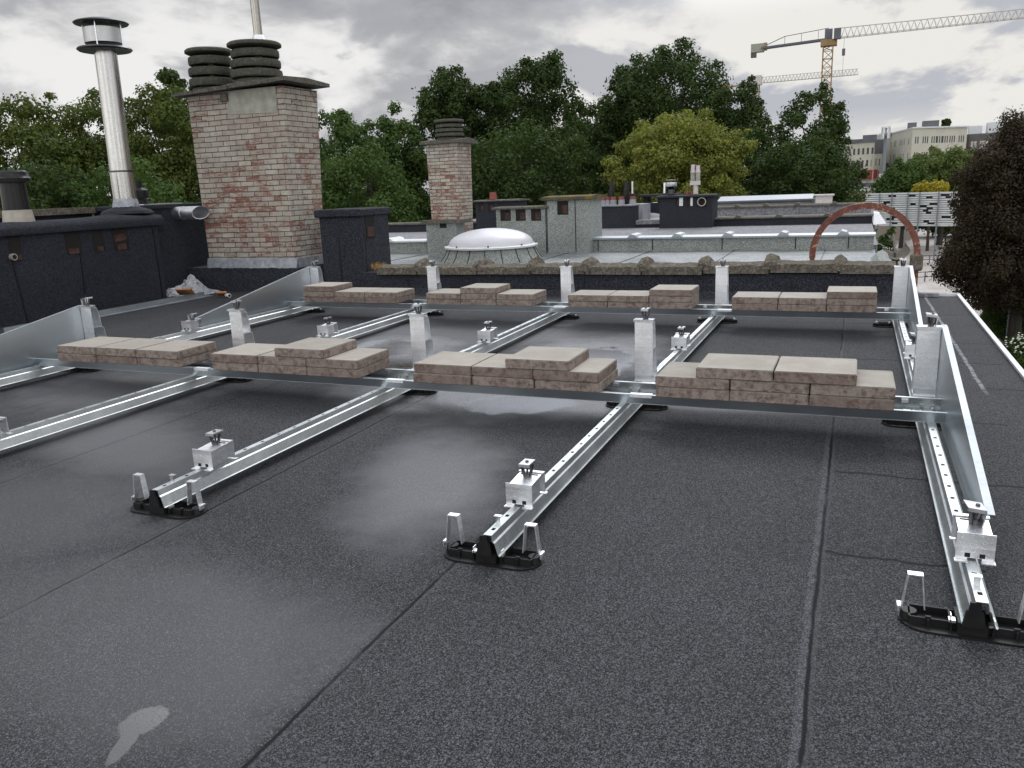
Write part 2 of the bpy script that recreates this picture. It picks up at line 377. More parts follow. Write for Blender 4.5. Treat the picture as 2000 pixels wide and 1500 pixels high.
def leafmat(name, c1, c2, c3=None):
    m, t, b, pos = new_mat(name)
    n = t.noise(pos, .9, 3, .6); n2 = t.noise(pos, 6, 3)
    at_ = t.node('ShaderNodeAttribute'); at_.attribute_name = 'tint'
    k = at_.outputs['Fac']
    c = t.mix(t.mapr(n, .35, .65), c1, c2)
    c = t.mix(t.mapr(k, 0, 1, 0, .65), c, c3 or tuple(q*.55 for q in c2))
    t.put(b.inputs['Base Color'], c); b.inputs['Roughness'].default_value = .6
    b.inputs['Specular IOR Level'].default_value = .10
    tr = t.node('ShaderNodeBsdfTranslucent'); t.put(tr.inputs[0], t.mix(1, c, (1.3, 1.4, .7), 'MULTIPLY'))
    mx = t.node('ShaderNodeMixShader'); mx.inputs[0].default_value = .28
    out = t.n['Material Output']; t.l.new(b.outputs[0], mx.inputs[1]); t.l.new(tr.outputs[0], mx.inputs[2]); t.l.new(mx.outputs[0], out.inputs[0])
    return m
M['leaf_dark'] = leafmat('dark_oak_leaves', (.044, .074, .022), (.068, .102, .030), (.018, .031, .012))
M['leaf_mid'] = leafmat('mid_green_leaves', (0.069, 0.116, 0.033), (0.094, 0.144, 0.039), (0.033, 0.061, 0.020))
M['leaf_robinia'] = leafmat('robinia_leaves', (0.087, 0.118, 0.029), (0.118, 0.143, 0.033), (0.030, 0.051, 0.016))
M['leaf_yellow'] = leafmat('yellow_green_leaves', (0.204, 0.226, 0.050), (0.259, 0.259, 0.061), (0.061, 0.088, 0.022))
M['leaf_gold'] = leafmat('golden_leaves', (.36, .29, .04), (.44, .36, .05), (.17, .16, .03))
M['leaf_red'] = leafmat('copper_leaves', (.054, .040, .029), (.074, .058, .036), (.020, .017, .013))
M['leaf_bush'] = leafmat('bush_leaves', (0.066, 0.114, 0.036), (0.102, 0.150, 0.042), (0.024, 0.042, 0.017))
M['leaf_willow'] = leafmat('willow_leaves', (.13, .17, .055), (.16, .20, .06), (.05, .085, .028))
M['bark'] = simple('bark', (.045, .038, .03), (.025, .021, .018), .9, nscale=5)
M['petal'] = simple('white_blossom', (.75, .76, .68), rough=.6)
M['grass'] = simple('lawn', (.055, .095, .022), (.085, .125, .03), .9, nscale=2.2, bump=.4, bscale=25, bdist=.05)
M['ground'] = simple('ground_soil', (.10, .105, .09), (.07, .085, .05), .9, nscale=.25)
M['dome'] = simple('opal_acrylic', (.60, .60, .63), (.55, .55, .58), .35, nscale=3, spec=.6)
M['white'] = simple('white_painted_metal', (.70, .71, .70), (.60, .61, .61), .4, nscale=10)
M['white_dirty'] = simple('dirty_white_plastic', (.60, .57, .55), (.45, .42, .38), .5, nscale=16)
M['pink_pipe'] = simple('faded_pinkish_plastic', (.60, .52, .53), (.50, .43, .44), .5, nscale=16)
M['cream'] = simple('cream_facade', (.50, .49, .41), (.44, .43, .36), .8, nscale=.4)
M['cream_brown'] = simple('brown_beige_facade', (.30, .26, .21), (.24, .21, .17), .8, nscale=.5)
M['brownfac'] = simple('brown_facade', (.15, .125, .11), (.11, .095, .085), .8, nscale=.5)
M['greyfac'] = simple('slate_grey_cladding', (.12, .125, .14), rough=.6, nscale=.5)
M['white_frame'] = simple('white_frames', (.55, .55, .52), rough=.6)
M['window'] = simple('dark_window_glass', (.035, .035, .04), (.05, .05, .055), .15, nscale=.5, spec=.6)
M['redshop'] = simple('red_awning', (.25, .035, .03), rough=.6)
M['crane_y'] = simple('yellow_crane_steel', (.33, .20, .07), (.22, .14, .06), .5, nscale=1)
M['crane_w'] = simple('pale_crane_steel', (.50, .48, .42), rough=.5)
M['crane_g'] = simple('grey_crane_steel', (.10, .11, .14), rough=.5)
M['slat'] = simple('pale_grey_slats', (.62, .64, .64), (.54, .56, .56), .45, nscale=2)
M['post'] = simple('blue_grey_post', (.17, .20, .23), rough=.45)
M['orange'] = simple('orange_cardboard', (.38, .17, .07), (.28, .13, .06), .7, nscale=25)
M['sheetplastic'] = simple('crumpled_clear_plastic', (.50, .50, .53), (.30, .30, .33), .25, nscale=18, bump=1.0, bscale=26, bdist=.03, spec=.6)
M['clay'] = simple('red_clay_pot', (.26, .065, .05), (.20, .05, .04), .6, nscale=10)
M['grey_sleeve'] = simple('grey_sleeve', (.30, .31, .34), rough=.45)
M['tuft'] = simple('orange_moss_grass', (.42, .22, .04), (.28, .18, .05), .9, nscale=40)
M['redtool'] = simple('red_plastic', (.4, .05, .04), rough=.4)
M['yellow_tool'] = simple('ochre_plastic', (.42, .27, .06), rough=.5)
def paving_mat():
    m, t, b, pos = new_mat('brick_paving')
    n = t.node('ShaderNodeTexBrick'); n.inputs['Scale'].default_value = 1; n.inputs['Brick Width'].default_value = .8; n.inputs['Row Height'].default_value = .35
    n.inputs['Mortar Size'].default_value = .02
    t.put(n.inputs['Vector'], pos)
    t.put(n.inputs['Color1'], (.40, .36, .32)); t.put(n.inputs['Color2'], (.33, .295, .265)); t.put(n.inputs['Mortar'], (.22, .20, .18))
    c = t.mix(t.mapr(t.noise(pos, .5, 6, .65), .35, .7, 0, .45), n.outputs['Color'], (.26, .24, .22))
    t.put(b.inputs['Base Color'], c); t.put(b.inputs['Roughness'], t.mapr(t.noise(pos, .4, 5), .35, .65, .4, .85))
    return m
M['paving'] = paving_mat()

# ---------------------------------------------------------------- mesh builder
class MB:
    def __init__(s): s.v = []; s.f = []; s.sm = []; s.mi = []; s.cur = 0
    def add(s, vs, fs, smooth=False):
        o = len(s.v); s.v += [tuple(map(float, p)) for p in vs]
        for f in fs: s.f.append([i+o for i in f]); s.sm.append(smooth); s.mi.append(s.cur)
    def box(s, a, b, R=None, c=None):
        (x0, y0, z0), (x1, y1, z1) = a, b
        vs = [(x0,y0,z0),(x1,y0,z0),(x1,y1,z0),(x0,y1,z0),(x0,y0,z1),(x1,y0,z1),(x1,y1,z1),(x0,y1,z1)]
        if R is not None:
            c = Vector(c) if c is not None else Vector(((x0+x1)/2, (y0+y1)/2, (z0+z1)/2))
            vs = [R @ (Vector(p)-c) + c for p in vs]
        s.add(vs, [(3,2,1,0),(4,5,6,7),(0,1,5,4),(1,2,6,5),(2,3,7,6),(3,0,4,7)])
    def hexa(s, bot, top):     # 4 bottom + 4 top points
        s.add(list(bot)+list(top), [(3,2,1,0),(4,5,6,7),(0,1,5,4),(1,2,6,5),(2,3,7,6),(3,0,4,7)])
    def prism(s, prof, axis, a, b, smooth=False):   # prof: closed list of 2D; axis 'x': (y,z) 'y': (x,z) 'z': (x,y)
        def P(p, t): return {'x': (t, p[0], p[1]), 'y': (p[0], t, p[1]), 'z': (p[0], p[1], t)}[axis]
        n = len(prof); vs = [P(p, a) for p in prof]+[P(p, b) for p in prof]
        fs = [(i, (i+1) % n, n+(i+1) % n, n+i) for i in range(n)]
        s.add(vs, fs, smooth); s.add(vs[:n], [tuple(range(n))[::-1]]); s.add(vs[n:], [tuple(range(n))])
    def tube(s, p0, p1, r0, r1=None, n=10, caps=True):
        r1 = r0 if r1 is None else r1
        p0, p1 = Vector(p0), Vector(p1); d = (p1-p0).normalized()
        a = d.orthogonal().normalized(); b = d.cross(a)
        vs = []
        for (p, r) in ((p0, r0), (p1, r1)):
            for i in range(n):
                t = 2*PI*i/n; vs.append(p + a*math.cos(t)*r + b*math.sin(t)*r)
        s.add(vs, [(i, (i+1) % n, n+(i+1) % n, n+i) for i in range(n)], True)
        if caps: s.add(vs[:n], [tuple(range(n))[::-1]]); s.add(vs[n:], [tuple(range(n))])
    def path(s, pts, radii, n=8):
        for i in range(len(pts)-1): s.tube(pts[i], pts[i+1], radii[i], radii[i+1], n, caps=(i in (0, len(pts)-2)))
    def lathe(s, prof, c=(0, 0, 0), n=32, sx=1, sy=1):  # prof (r,z)
        vs = []
        for (r, z) in prof:
            for i in range(n):
                t = 2*PI*i/n; vs.append((c[0]+r*sx*math.cos(t), c[1]+r*sy*math.sin(t), c[2]+z))
        fs = []
        for k in range(len(prof)-1):
            for i in range(n): fs.append((k*n+i, k*n+(i+1) % n, (k+1)*n+(i+1) % n, (k+1)*n+i))
        s.add(vs, fs, True)
    def wall(s, p, q, t, x0, x1):    # sheet between (y,z) points p-q, thickness t, extruded in x
        d = Vector((q[0]-p[0], q[1]-p[1])); n = Vector((-d.y, d.x)).normalized()*t/2
        s.prism([(p[0]-n.x, p[1]-n.y), (q[0]-n.x, q[1]-n.y), (q[0]+n.x, q[1]+n.y), (p[0]+n.x, p[1]+n.y)], 'x', x0, x1)
    def build(s, name, mat, parent=None, origin=None, sharp=35, bevel=0):
        me = bpy.data.meshes.new(name)
        o3 = Vector(origin) if origin is not None else (Vector(parent.location) if parent is not None and parent.parent is None and parent.get('_world') else Vector((0, 0, 0)))
        if parent is not None and parent.get('_org') is not None: o3 = Vector(parent['_org'])
        me.from_pydata([(p[0]-o3.x, p[1]-o3.y, p[2]-o3.z) for p in s.v], [], s.f)
        for i, p in enumerate(me.polygons): p.use_smooth = s.sm[i]; p.material_index = s.mi[i]
        for m in (mat if isinstance(mat, (list, tuple)) else [mat]): me.materials.append(M[m] if isinstance(m, str) else m)
        bm = bmesh.new(); bm.from_mesh(me); bmesh.ops.recalc_face_normals(bm, faces=bm.faces)
        if bevel: bmesh.ops.bevel(bm, geom=list(bm.edges), offset=bevel, segments=1, affect='EDGES')
        bm.to_mesh(me); bm.free()
        if any(s.sm): me.set_sharp_from_angle(angle=math.radians(sharp))
        me.update()
        o = bpy.data.objects.new(name, me); COL.objects.link(o)
        if parent is not None:
            o.parent = parent
            if parent.get('_org') is not None: o['_org'] = parent['_org']
        elif origin is not None: o.location = o3
        return o

def thing(name, label, cat, loc=(0, 0, 0), group=None, local=False):
    o = bpy.data.objects.new(name, None); COL.objects.link(o); o.empty_display_size = .1
    o.location = loc; o['label'] = label; o['category'] = cat
    if group: o['group'] = group
    if not local: o['_org'] = tuple(float(q) for q in loc)     # parts come in world coordinates
    return o
def tag(o, label, cat, group=None, kind=None):
    if label: o['label'] = label
    if cat: o['category'] = cat
    if group: o['group'] = group
    if kind: o['kind'] = kind
    return o
def copy_tree(o, parent=None):
    c = o.copy(); COL.objects.link(c); c.parent = parent
    for ch in list(o.children): copy_tree(ch, c)
    return c
def one(mb, name, mat, label, cat, origin, group=None, **kw):
    return tag(mb.build(name, mat, None, origin, **kw), label, cat, group)
def grid_surface(x0, x1, y0, y1, nx, ny, fz, thick=.02):
    mb = MB(); vs = []
    for j in range(ny+1):
        for i in range(nx+1):
            x = x0+(x1-x0)*i/nx; y = y0+(y1-y0)*j/ny; vs.append((x, y, fz(x, y)))
    fs = [(j*(nx+1)+i, j*(nx+1)+i+1, (j+1)*(nx+1)+i+1, (j+1)*(nx+1)+i) for j in range(ny) for i in range(nx)]
    mb.add(vs, fs, True); return mb

# ================================================================= SETTING
g = MB(); R_ = 1500
g.add([(-R_, -R_, -8.0), (R_, -R_, -8.0), (R_, R_, -8.0), (-R_, R_, -8.0)], [(0, 1, 2, 3)])
tag(g.build('ground', 'ground'), None, None, kind='structure')
g = MB(); g.box((3.6, -20, -7.996-.02), (60, 300, -7.98)); tag(g.build('pavement', 'paving'), None, None, kind='structure')
g = MB()
gp = [(10.2, 20), (9.9, 44), (9.95, 50), (10.6, 57), (12.2, 64), (14.5, 70), (60, 74), (60, 20)]
g.prism(gp, 'z', -7.98, -7.90); tag(g.build('lawn', 'grass'), None, None, kind='structure')
g = MB()   # kerb line along the lawn
for a, b in zip(gp[:5], gp[1:6]):
    a, b = Vector((*a, -7.88)), Vector((*b, -7.88)); g.tube(a, b, .09, .09, 4)
tag(g.build('kerb', 'paving'), None, None, kind='structure')

# our roof: one sheet with very gentle unevenness
g = grid_surface(-4.42, 3.24, -4.5, 4.30, 60, 70, lambda x, y: 0.0)
g.box((-4.42, -4.5, -.25), (3.24, 4.30, -.012))
tag(g.build('flat_roof', 'roof'), None, None, kind='structure')

def house(name, label, y0, y1, x0=-9.5, x1=3.2):
    t = thing(name, label, 'house', (x1-3, (y0+y1)/2, -8), 'terraced houses in the row')
    return t
hs = []
labels = ['brick terraced house carrying the black bitumen roof with the mounting frame',
          'second terraced house with the pale green roof and the domed skylight',
          'third terraced house in the row, with the black upstand and plastic vent pipes',
          'farthest terraced house in the row, grey flat roof near the trees']
yy = [(-4.6, 4.05), (4.4, 9.2), (9.5, 15.0), (15.3, 27.5)]
for i, (a, b) in enumerate(yy):
    t = house('terraced_house', labels[i], a, b)
    x1 = 3.2 if i == 0 else 2.72
    m = MB(); m.box((-9.5, a+.003, -8), (x1, b-.003, -.26 if i == 0 else -.10)); m.build('wall', 'brick_house', t)
    for k in range(3):
        for lz in (-6.9, -4.0):
            wy = a + (b-a)*(k+.5)/3
            f = MB(); f.box((x1-.02, wy-.55, lz), (x1+.04, wy+.55, lz+1.6)); fo = f.build('window', 'white_frame', t)
            p = MB(); p.box((x1+.042, wy-.47, lz+.08), (x1+.048, wy+.47, lz+1.52)); p.build('pane', 'window', fo)
    hs.append(t)
# aluminium edge trim of our roof
m = MB(); m.box((3.243, -4.5, -.14), (3.258, 4.3, .014)); m.box((3.236, -4.5, .015), (3.262, 4.303, .020)); m.box((2.80, 4.303, -.14), (3.262, 4.318, .025))
m.build('edge_trim', 'white', hs[0])
m = MB(); m.box((2.77, 4.23, .003), (3.10, 4.30, .03)); m.build('roof_lip', 'greyroof', hs[0])

# neighbour roofs
g = MB(); g.box((-9.5, 4.38, -.10), (2.70, 9.2, -.02)); g.build('roof', 'green_roof', hs[1])
g = MB()
for k in range(6): g.box((-4.2+k*1.25, 4.40, -.019), (-4.185+k*1.25, 9.19, -.014))
g.build('roof_seam', 'seam', hs[1])
g = MB(); g.box((-9.5, 9.5, -.10), (2.74, 15.0, .02)); g.build('roof', 'greyroof', hs[2])
g = MB(); g.box((-9.5, 15.3, -.10), (2.8, 27.5, .02)); g.build('roof', 'greyroof', hs[3])

# ---------------------------------------------------------------- party wall 1 (black face, concrete coping with roll joints)
pw = thing('parapet_wall', 'low black parapet between the roofs, topped with mossy concrete coping stones', 'parapet', (.4, 4.2, 0))
m = MB(); m.box((-2.35, 4.08, -.02), (2.79, 4.33, .205)); m.prism([(4.02, 0.001), (4.08, 0.001), (4.08, .05)], 'x', -2.35, 2.79)
m.build('wall_face', 'upstand', pw)
m = MB()
for sx in (-1.78, -.86, .10, 1.02, 1.95): m.box((sx, 4.076, .0), (sx+.012, 4.081, .2))
m.build('seam', 'seam', pw)
bumps = [-1.66, -.98, -.42, .13, .665, 1.21, 1.775, 2.33]
ends = [-2.13]+bumps+[2.765]
rr = random.Random(3)
for i in range(len(ends)-1):
    a, b = ends[i]+.006, ends[i+1]-.006
    dz = rr.uniform(-.006, .010); zb = .192 + dz + (.02 if a > 1.2 else 0)
    m = MB(); n = 8
    prof = lambda k: [(4.045+rr.uniform(-.004, .004), zb), (4.37, zb+.005), (4.37, zb+.045+rr.uniform(-.006, .006)), (4.20, zb+.092+rr.uniform(-.006, .006)), (4.045+rr.uniform(-.005, .005), zb+.070+rr.uniform(-.005, .005))]
    secs = [[(a+(b-a)*k/n, *p) for p in prof(k)] for k in range(n+1)]
    vs = [p for s_ in secs for p in s_]
    fs = [(k*5+j, k*5+(j+1) % 5, (k+1)*5+(j+1) % 5, (k+1)*5+j) for k in range(n) for j in range(5)]
    fs += [(4, 3, 2, 1, 0), tuple(n*5+j for j in range(5))]
    m.add(vs, fs)
    # raised roll covering the joint on the left end of each stone
    if i > 0:
        w_ = .072 + rr.uniform(-.012, .016); z0 = zb+.03; sec = []
        for yq, hh in ((4.038, .065), (4.09, .10), (4.2, .125), (4.30, .105), (4.375, .06)):
            sec.append([(a-w_*.9, yq, z0), (a-w_*.62, yq, z0+hh*.82+rr.uniform(-.010, .008)), (a+rr.uniform(-.02, .02), yq, z0+hh+rr.uniform(-.010, .008)), (a+w_*.55+rr.uniform(-.01, .01), yq, z0+hh*.80+rr.uniform(-.014, .010)), (a+w_*.95, yq, z0)])
        vs = [p for s_ in sec for p in s_]
        fs = [(k*5+j, k*5+j+1, (k+1)*5+j+1, (k+1)*5+j) for k in range(4) for j in range(4)]
        fs += [(4, 3, 2, 1, 0), (20, 21, 22, 23, 24), (0, 5, 10, 15, 20, 24, 19, 14, 9, 4)]
        m.add(vs, fs)
    m.build('coping_stone', 'coping', pw)
# moss/grass tuft at the left end
m = MB(); r2 = random.Random(5)
for k in range(220):
    c = Vector((-2.16+r2.gauss(0, .035), 4.10+r2.uniform(-.03, .14), .25+r2.uniform(-.02, .03)))
    d = Vector((r2.gauss(-.2, .5), r2.gauss(-.1, .4), r2.uniform(.4, 1))).normalized()*r2.uniform(.02, .055)
    s_ = d.orthogonal().normalized()*.0016; m.add([c-s_, c+s_, c+d], [(0, 1, 2)])
one(m, 'grass_tuft', 'tuft', 'orange tuft of dry grass and moss at the left end of the coping', 'grass tuft', (-2.16, 4.14, .25))

# ---------------------------------------------------------------- party walls 2, 3, 4
def party(name, label, y, x0, x1, face, zt, cap, capmat, jx, seams, slope=.0):
    t = thing(name, label, 'parapet', ((x0+x1)/2, y, 0), 'parapets between the neighbouring roofs')
    m = MB(); m.box((x0, y, -.02), (x1, y+.3, zt)); m.build('wall_face', face, t)
    m = MB()
    for sx in seams: m.box((sx, y-.006, .0), (sx+.014, y-.002, zt))
    if seams: m.build('seam', 'seam', t)
    m = MB(); m.prism([(y-.04, zt+.002), (y+.34, zt+.002), (y+.34, zt+cap*.6), (y+.15, zt+cap), (y-.04, zt+cap*.6)], 'x', x0-.02, x1+.02)
    for q in jx:
        m.prism([(q-.10, zt+cap*.5), (q-.04, zt+cap+.035), (q+.03, zt+cap+.02), (q+.07, zt+cap*.5)], 'y', y-.06, y+.36)
    m.build('coping', capmat, t)
    return t
party('parapet_wall', 'pale green upstand with a shiny metal capped ridge behind the domed skylight', 9.2, -1.42, 2.68, 'green', .165, .045, 'galv_matte', (-.70, -.02, .72, 1.50, 2.30), (-1.28, -.42, .62, 1.65, 2.35))
party('parapet_wall', 'short pale green upstand with white capping, left of the slim chimney', 9.2, -6.4, -4.32, 'green', .165, .045, 'white', (-5.0,), (-5.35,))
party('parapet_wall', 'long black upstand with grey capping on the third roof', 15.0, -.38, 2.74, 'upstand_smooth', .165, .045, 'slab', (.12, .95, 1.9), (.3, 1.3))
party('parapet_wall', 'black upstand with a pale sheet capping far left behind the slim chimney', 15.0, -9.3, -3.25, 'upstand_smooth', .20, .06, 'slab', (), (-7.6,))
party('parapet_wall', 'farthest low parapet with rounded grey concrete coping in front of the trees', 20.0, -1.2, 2.78, 'greyroof', .22, .07, 'slab', (-.55, .2, 1.0, 1.9), ())
# black lower wall on third roof between the shafts
t = thing('parapet_wall', 'low black stepped wall in front of the red topped vent pots', 'parapet', (-2.4, 15.1, 0), 'parapets between the neighbouring roofs')
a = at(1157, 402, y=15.05); b = at(1241, 402, y=15.05); c = at(1290, 430, y=15.05)
m = MB(); m.box((a.x, 15.0, -.02), (b.x, 15.35, a.z-.03)); m.box((b.x+.002, 15.02, -.02), (c.x, 15.33, at(1260, 438, y=15.05).z)); m.build('wall_face', 'upstand_smooth', t)
m = MB(); m.box((a.x-.02, 14.97, a.z-.028), (b.x+.02, 15.38, a.z)); m.box((b.x+.022, 14.99, at(1260, 438, y=15.05).z+.002), (c.x, 15.36, at(1260, 430, y=15.05).z)); m.build('coping', 'greyroof', t)

# ---------------------------------------------------------------- brick chimneys
def rings(t, cx, cy, z0, r, n, hgt, gap, mat='cowl', top=True, squash=1.0, seed=1):
    rr = random.Random(seed); cw = MB()
    cw.lathe([(r*.35, 0), (r*.9, 0), (r*.86, .03), (r*.75, .045), (r*.35, .045)], (cx, cy, z0), 28); base = cw.build('cowl', mat, t)
    z = z0+.05
    for k in range(n):
        rk = r*(1-.035*k)*(1+rr.uniform(-.01, .01)) ; m = MB(); h = hgt
        off = (cx+rr.uniform(-.006, .006), cy, z)
        m.lathe([(rk*.55, 0), (rk*.96, -.002), (rk*.99, h*.10), (rk, h*.5), (rk*.985, h*.9), (rk*.95, h), (rk*.55, h*1.02), (rk*.55, 0)], off, 40)
        m.build('ring', mat, base); z += h+gap
    # inner supports
    for k in range(4):
        m = MB(); an = PI/4+k*PI/2; m.box((cx+math.cos(an)*r*.62-.02, cy+math.sin(an)*r*.62-.02, z0+.04), (cx+math.cos(an)*r*.62+.02, cy+math.sin(an)*r*.62+.02, z-gap)); m.build('strut', mat, base)
    m = MB(); rk = r*1.03
    m.lathe([(0.0, 0), (rk*.9, 0), (rk, .012), (rk, .035), (rk*.93, .05), (0.0, .055)], (cx, cy, z), 32); m.build('top_disc', mat, base)
    return z
bc = thing('brick_chimney', 'tall wide chimney of whitewashed red brick with two ringed concrete cowls', 'chimney', (-3.74, 4.3, 0))
CX0, CX1, CY0, CY1 = -4.33, -3.10, 4.03, 4.58
m = MB()
m.hexa([(CX0+.03, CY0, .27), (CX1-.035, CY0, .27), (CX1-.035, CY1, .27), (CX0+.03, CY1, .27)], [(CX0, CY0, 2.12), (CX1+.03, CY0, 2.12), (CX1+.03, CY1+.05, 2.12), (CX0, CY1+.05, 2.12)])
m.build('brickwork', 'brick', bc)
m = MB(); a = at(447, 228, y=CY0); b = at(545, 175, y=CY0)
m.hexa([(a.x, CY0-.006, a.z+.02), (b.x-.05, CY0-.006, a.z), (b.x-.05, CY0+.01, a.z), (a.x, CY0+.01, a.z+.02)], [(a.x, CY0-.006, 2.12), (b.x-.04, CY0-.006, 2.12), (b.x-.04, CY0+.01, 2.12), (a.x, CY0+.01, 2.12)])
m.build('render_patch', 'render', bc)
m = MB()   # slab in two lapped halves
rr = random.Random(9)
def slabpart(x0, x1, z0, z1, t0, t1):
    n = 10; vs = []
    for k in range(n+1):
        x = x0+(x1-x0)*k/n; z = z0+(z1-z0)*k/n; th = t0+(t1-t0)*k/n
        j = lambda s_: rr.uniform(-s_, s_)
        vs += [(x, CY0-.10+j(.008), z+j(.003)), (x, CY1+.14, z), (x, CY1+.14, z+th*.6), (x, CY0+.27, z+th+j(.006)), (x, CY0-.10+j(.01), z+th*.62+j(.004))]
    fs = [(k*5+j, k*5+(j+1) % 5, (k+1)*5+(j+1) % 5, (k+1)*5+j) for k in range(n) for j in range(5)]+[(4, 3, 2, 1, 0), tuple(n*5+j for j in range(5))]
    m.add(vs, fs)
slabpart(CX0-.13, -3.70, 2.105, 2.125, .05, .075); slabpart(-3.695, CX1+.14, 2.135, 2.155, .075, .06)
m.box((-3.86, CY0-.03, 2.02), (-3.77, CY0+.02, 2.10))
m.build('cap_slab', 'slab', bc)
p1 = at(412, 160, y=4.3); p2 = at(507, 145, y=4.3)
rings(bc, p1.x, 4.32, 2.17, .245, 3, .080, .032, seed=2)
rings(bc, p2.x, 4.26, 2.20, .272, 3, .074, .027, seed=4)
# flashing + lead
m = MB(); nn_ = 26
vs = []
for k in range(nn_+1):
    x = CX0+.01+(CX1-CX0)*k/nn_; j = rr.uniform(-.008, .008)
    vs += [(x, CY0-.006, .37+j), (x, CY0-.02+rr.uniform(-.008, .006), .31), (x, CY0-.03+rr.uniform(-.012, .006), .262+j*.6)]
m.add(vs, [(k*3+j, k*3+j+1, (k+1)*3+j+1, (k+1)*3+j) for k in range(nn_) for j in range(2)], True)
m.box((CX1-.04, CY0+.02, .262), (CX1-.0, CY1, .36))
m.build('lead_flashing', 'lead', bc)
m = MB(); m.box((-4.60, 4.0, .0), (CX1+.03, 4.66, .262)); m.build('plinth', 'upstand', bc)
# steel flue rising out of the right cowl
fl = thing('flue_pipe', 'thin polished steel flue rising out of the right concrete cowl', 'flue pipe', (p2.x, 4.26, 2.2))
m = MB(); q = at(505, 75, y=4.26); m.tube((p2.x, 4.26, 2.22), (q.x, 4.26, q.z), .052, .052, 24); m.tube((q.x, 4.26, q.z), (q.x-.01, 4.26, 4.2), .046, .046, 24); m.build('pipe', 'stainless_b', fl)
m = MB(); m.lathe([(.05, -.03), (.075, -.03), (.06, .01), (.05, .03)], (q.x, 4.26, q.z), 24); m.build('collar', 'alu_matte', fl)

# slim chimney on the second roof
sc = thing('brick_chimney', 'slim chimney of peeling red and white brick standing behind the domed skylight', 'chimney', (-3.75, 9.1, 0))
yS = 8.75
aL = at(832, 283, y=yS); aR = at(893, 283, y=yS); bL = at(845, 440, y=yS); bR = at(900, 455, y=yS)
dpt = .5
m = MB(); m.hexa([(bL.x, yS, -.02), (bR.x-.02, yS, -.02), (bR.x-.02, yS+dpt, -.02), (bL.x, yS+dpt, -.02)], [(aL.x, yS, aL.z), (aR.x, yS, aL.z), (aR.x, yS+dpt, aL.z), (aL.x, yS+dpt, aL.z)]); m.build('brickwork', 'brick_s', sc)
m = MB(); m.prism([(yS-.09, aL.z+.002), (yS+dpt+.1, aL.z+.002), (yS+dpt+.1, aL.z+.05), (yS+.3, aL.z+.09), (yS-.09, aL.z+.045)], 'x', aL.x-.07, aR.x+.08); m.build('cap_slab', 'slab', sc)
rings(sc, (aL.x+aR.x)/2-.0, yS+.3, aL.z+.07, .235, 3, .050, .020, seed=6)
yb = 8.45
a = at(832, 437, y=yb); b = at(891, 437, y=yb)
m = MB(); m.box((a.x, yb, -.02), (b.x, yS-.003, a.z)); m.build('vent_box', 'green', sc)
m = MB(); m.box((a.x-.07, yb-.05, a.z+.002), (b.x+.12, yS-.003, a.z+.05)); m.build('ledge', 'slab', sc)
m = MB(); v0 = at(859, 438, y=yb); v1 = at(872, 445, y=yb); m.box((v0.x, yb-.004, v1.z), (v1.x, yb+.01, a.z-.002)); m.build('vent_opening', 'dark_hole', sc)

# ---------------------------------------------------------------- boxes with vents (ventilation shafts)
def shaft(label, x0, x1, y0, y1, zt, wallm, capm, cap=.06, over=.05, vents=(), seams=(), zb=-.02, xvents=(), group='roofing-felt covered vent shafts', name='vent_shaft'):
    t = thing(name, label, 'vent shaft', ((x0+x1)/2, (y0+y1)/2, 0), group)
    m = MB(); m.box((x0, y0, zb), (x1, y1, zt)); m.build('body', wallm, t)
    m = MB(); m.prism([(y0-over, zt+.002), (y1+over, zt+.002), (y1+over, zt+cap*.75), ((y0+y1)/2, zt+cap), (y0-over, zt+cap*.75)], 'x', x0-over, x1+over); m.build('cap', capm, t, bevel=.006)
    for (a, b, c, d) in vents:
        m = MB(); m.box((a, y0-.004, c), (b, y0+.01, d)); vo = m.build('vent_opening', 'dark_hole', t)
        m = MB(); m.box((a+(b-a)*.45, y0-.007, c+.02), (b-.01, y0-.005, d-(d-c)*.3)); m.build('loose_brick', 'red_brick_in', vo)
    m = MB()
    for sx in seams: m.box((sx, y0-.005, zb+.01), (sx+.012, y0-.001, zt))
    if seams: m.build('seam', 'seam', t)
    return t
# black box between chimney and coping
BX0, BX1, BY0, BY1 = -2.83, -2.315, 4.12, 4.66
t = thing('vent_shaft', 'black felt covered box with one tall vent, between the big chimney and the coping', 'vent shaft', (-2.57, 4.4, 0), 'roofing-felt covered vent shafts')
m = MB(); m.box((BX0, BY0, .0), (BX1, BY1, .80)); m.build('body', 'upstand', t)
m = MB(); m.box((BX0-.045, BY0-.035, .78), (BX1+.02, BY1+.04, .862)); m.build('cap', 'upstand', t, bevel=.012)
m = MB(); a = at(712, 419, x=BX1); b = at(733, 464, x=BX1); m.box((BX1-.01, a.y, b.z), (BX1+.004, b.y, a.z-.015)); vo = m.build('vent_opening', 'dark_hole', t)
m = MB(); m.box((BX1+.005, a.y+.02, b.z+.02), (BX1+.008, b.y-.02, b.z+.12)); m.build('loose_brick', 'red_brick_in', vo)
m = MB(); m.box((BX1-.30, BY0-.004, .02), (BX1-.288, BY0, .78)); m.box((BX1+.0, BY0+.05, .02), (BX1+.004, BY0+.06, .60)); m.build('seam', 'seam', t)
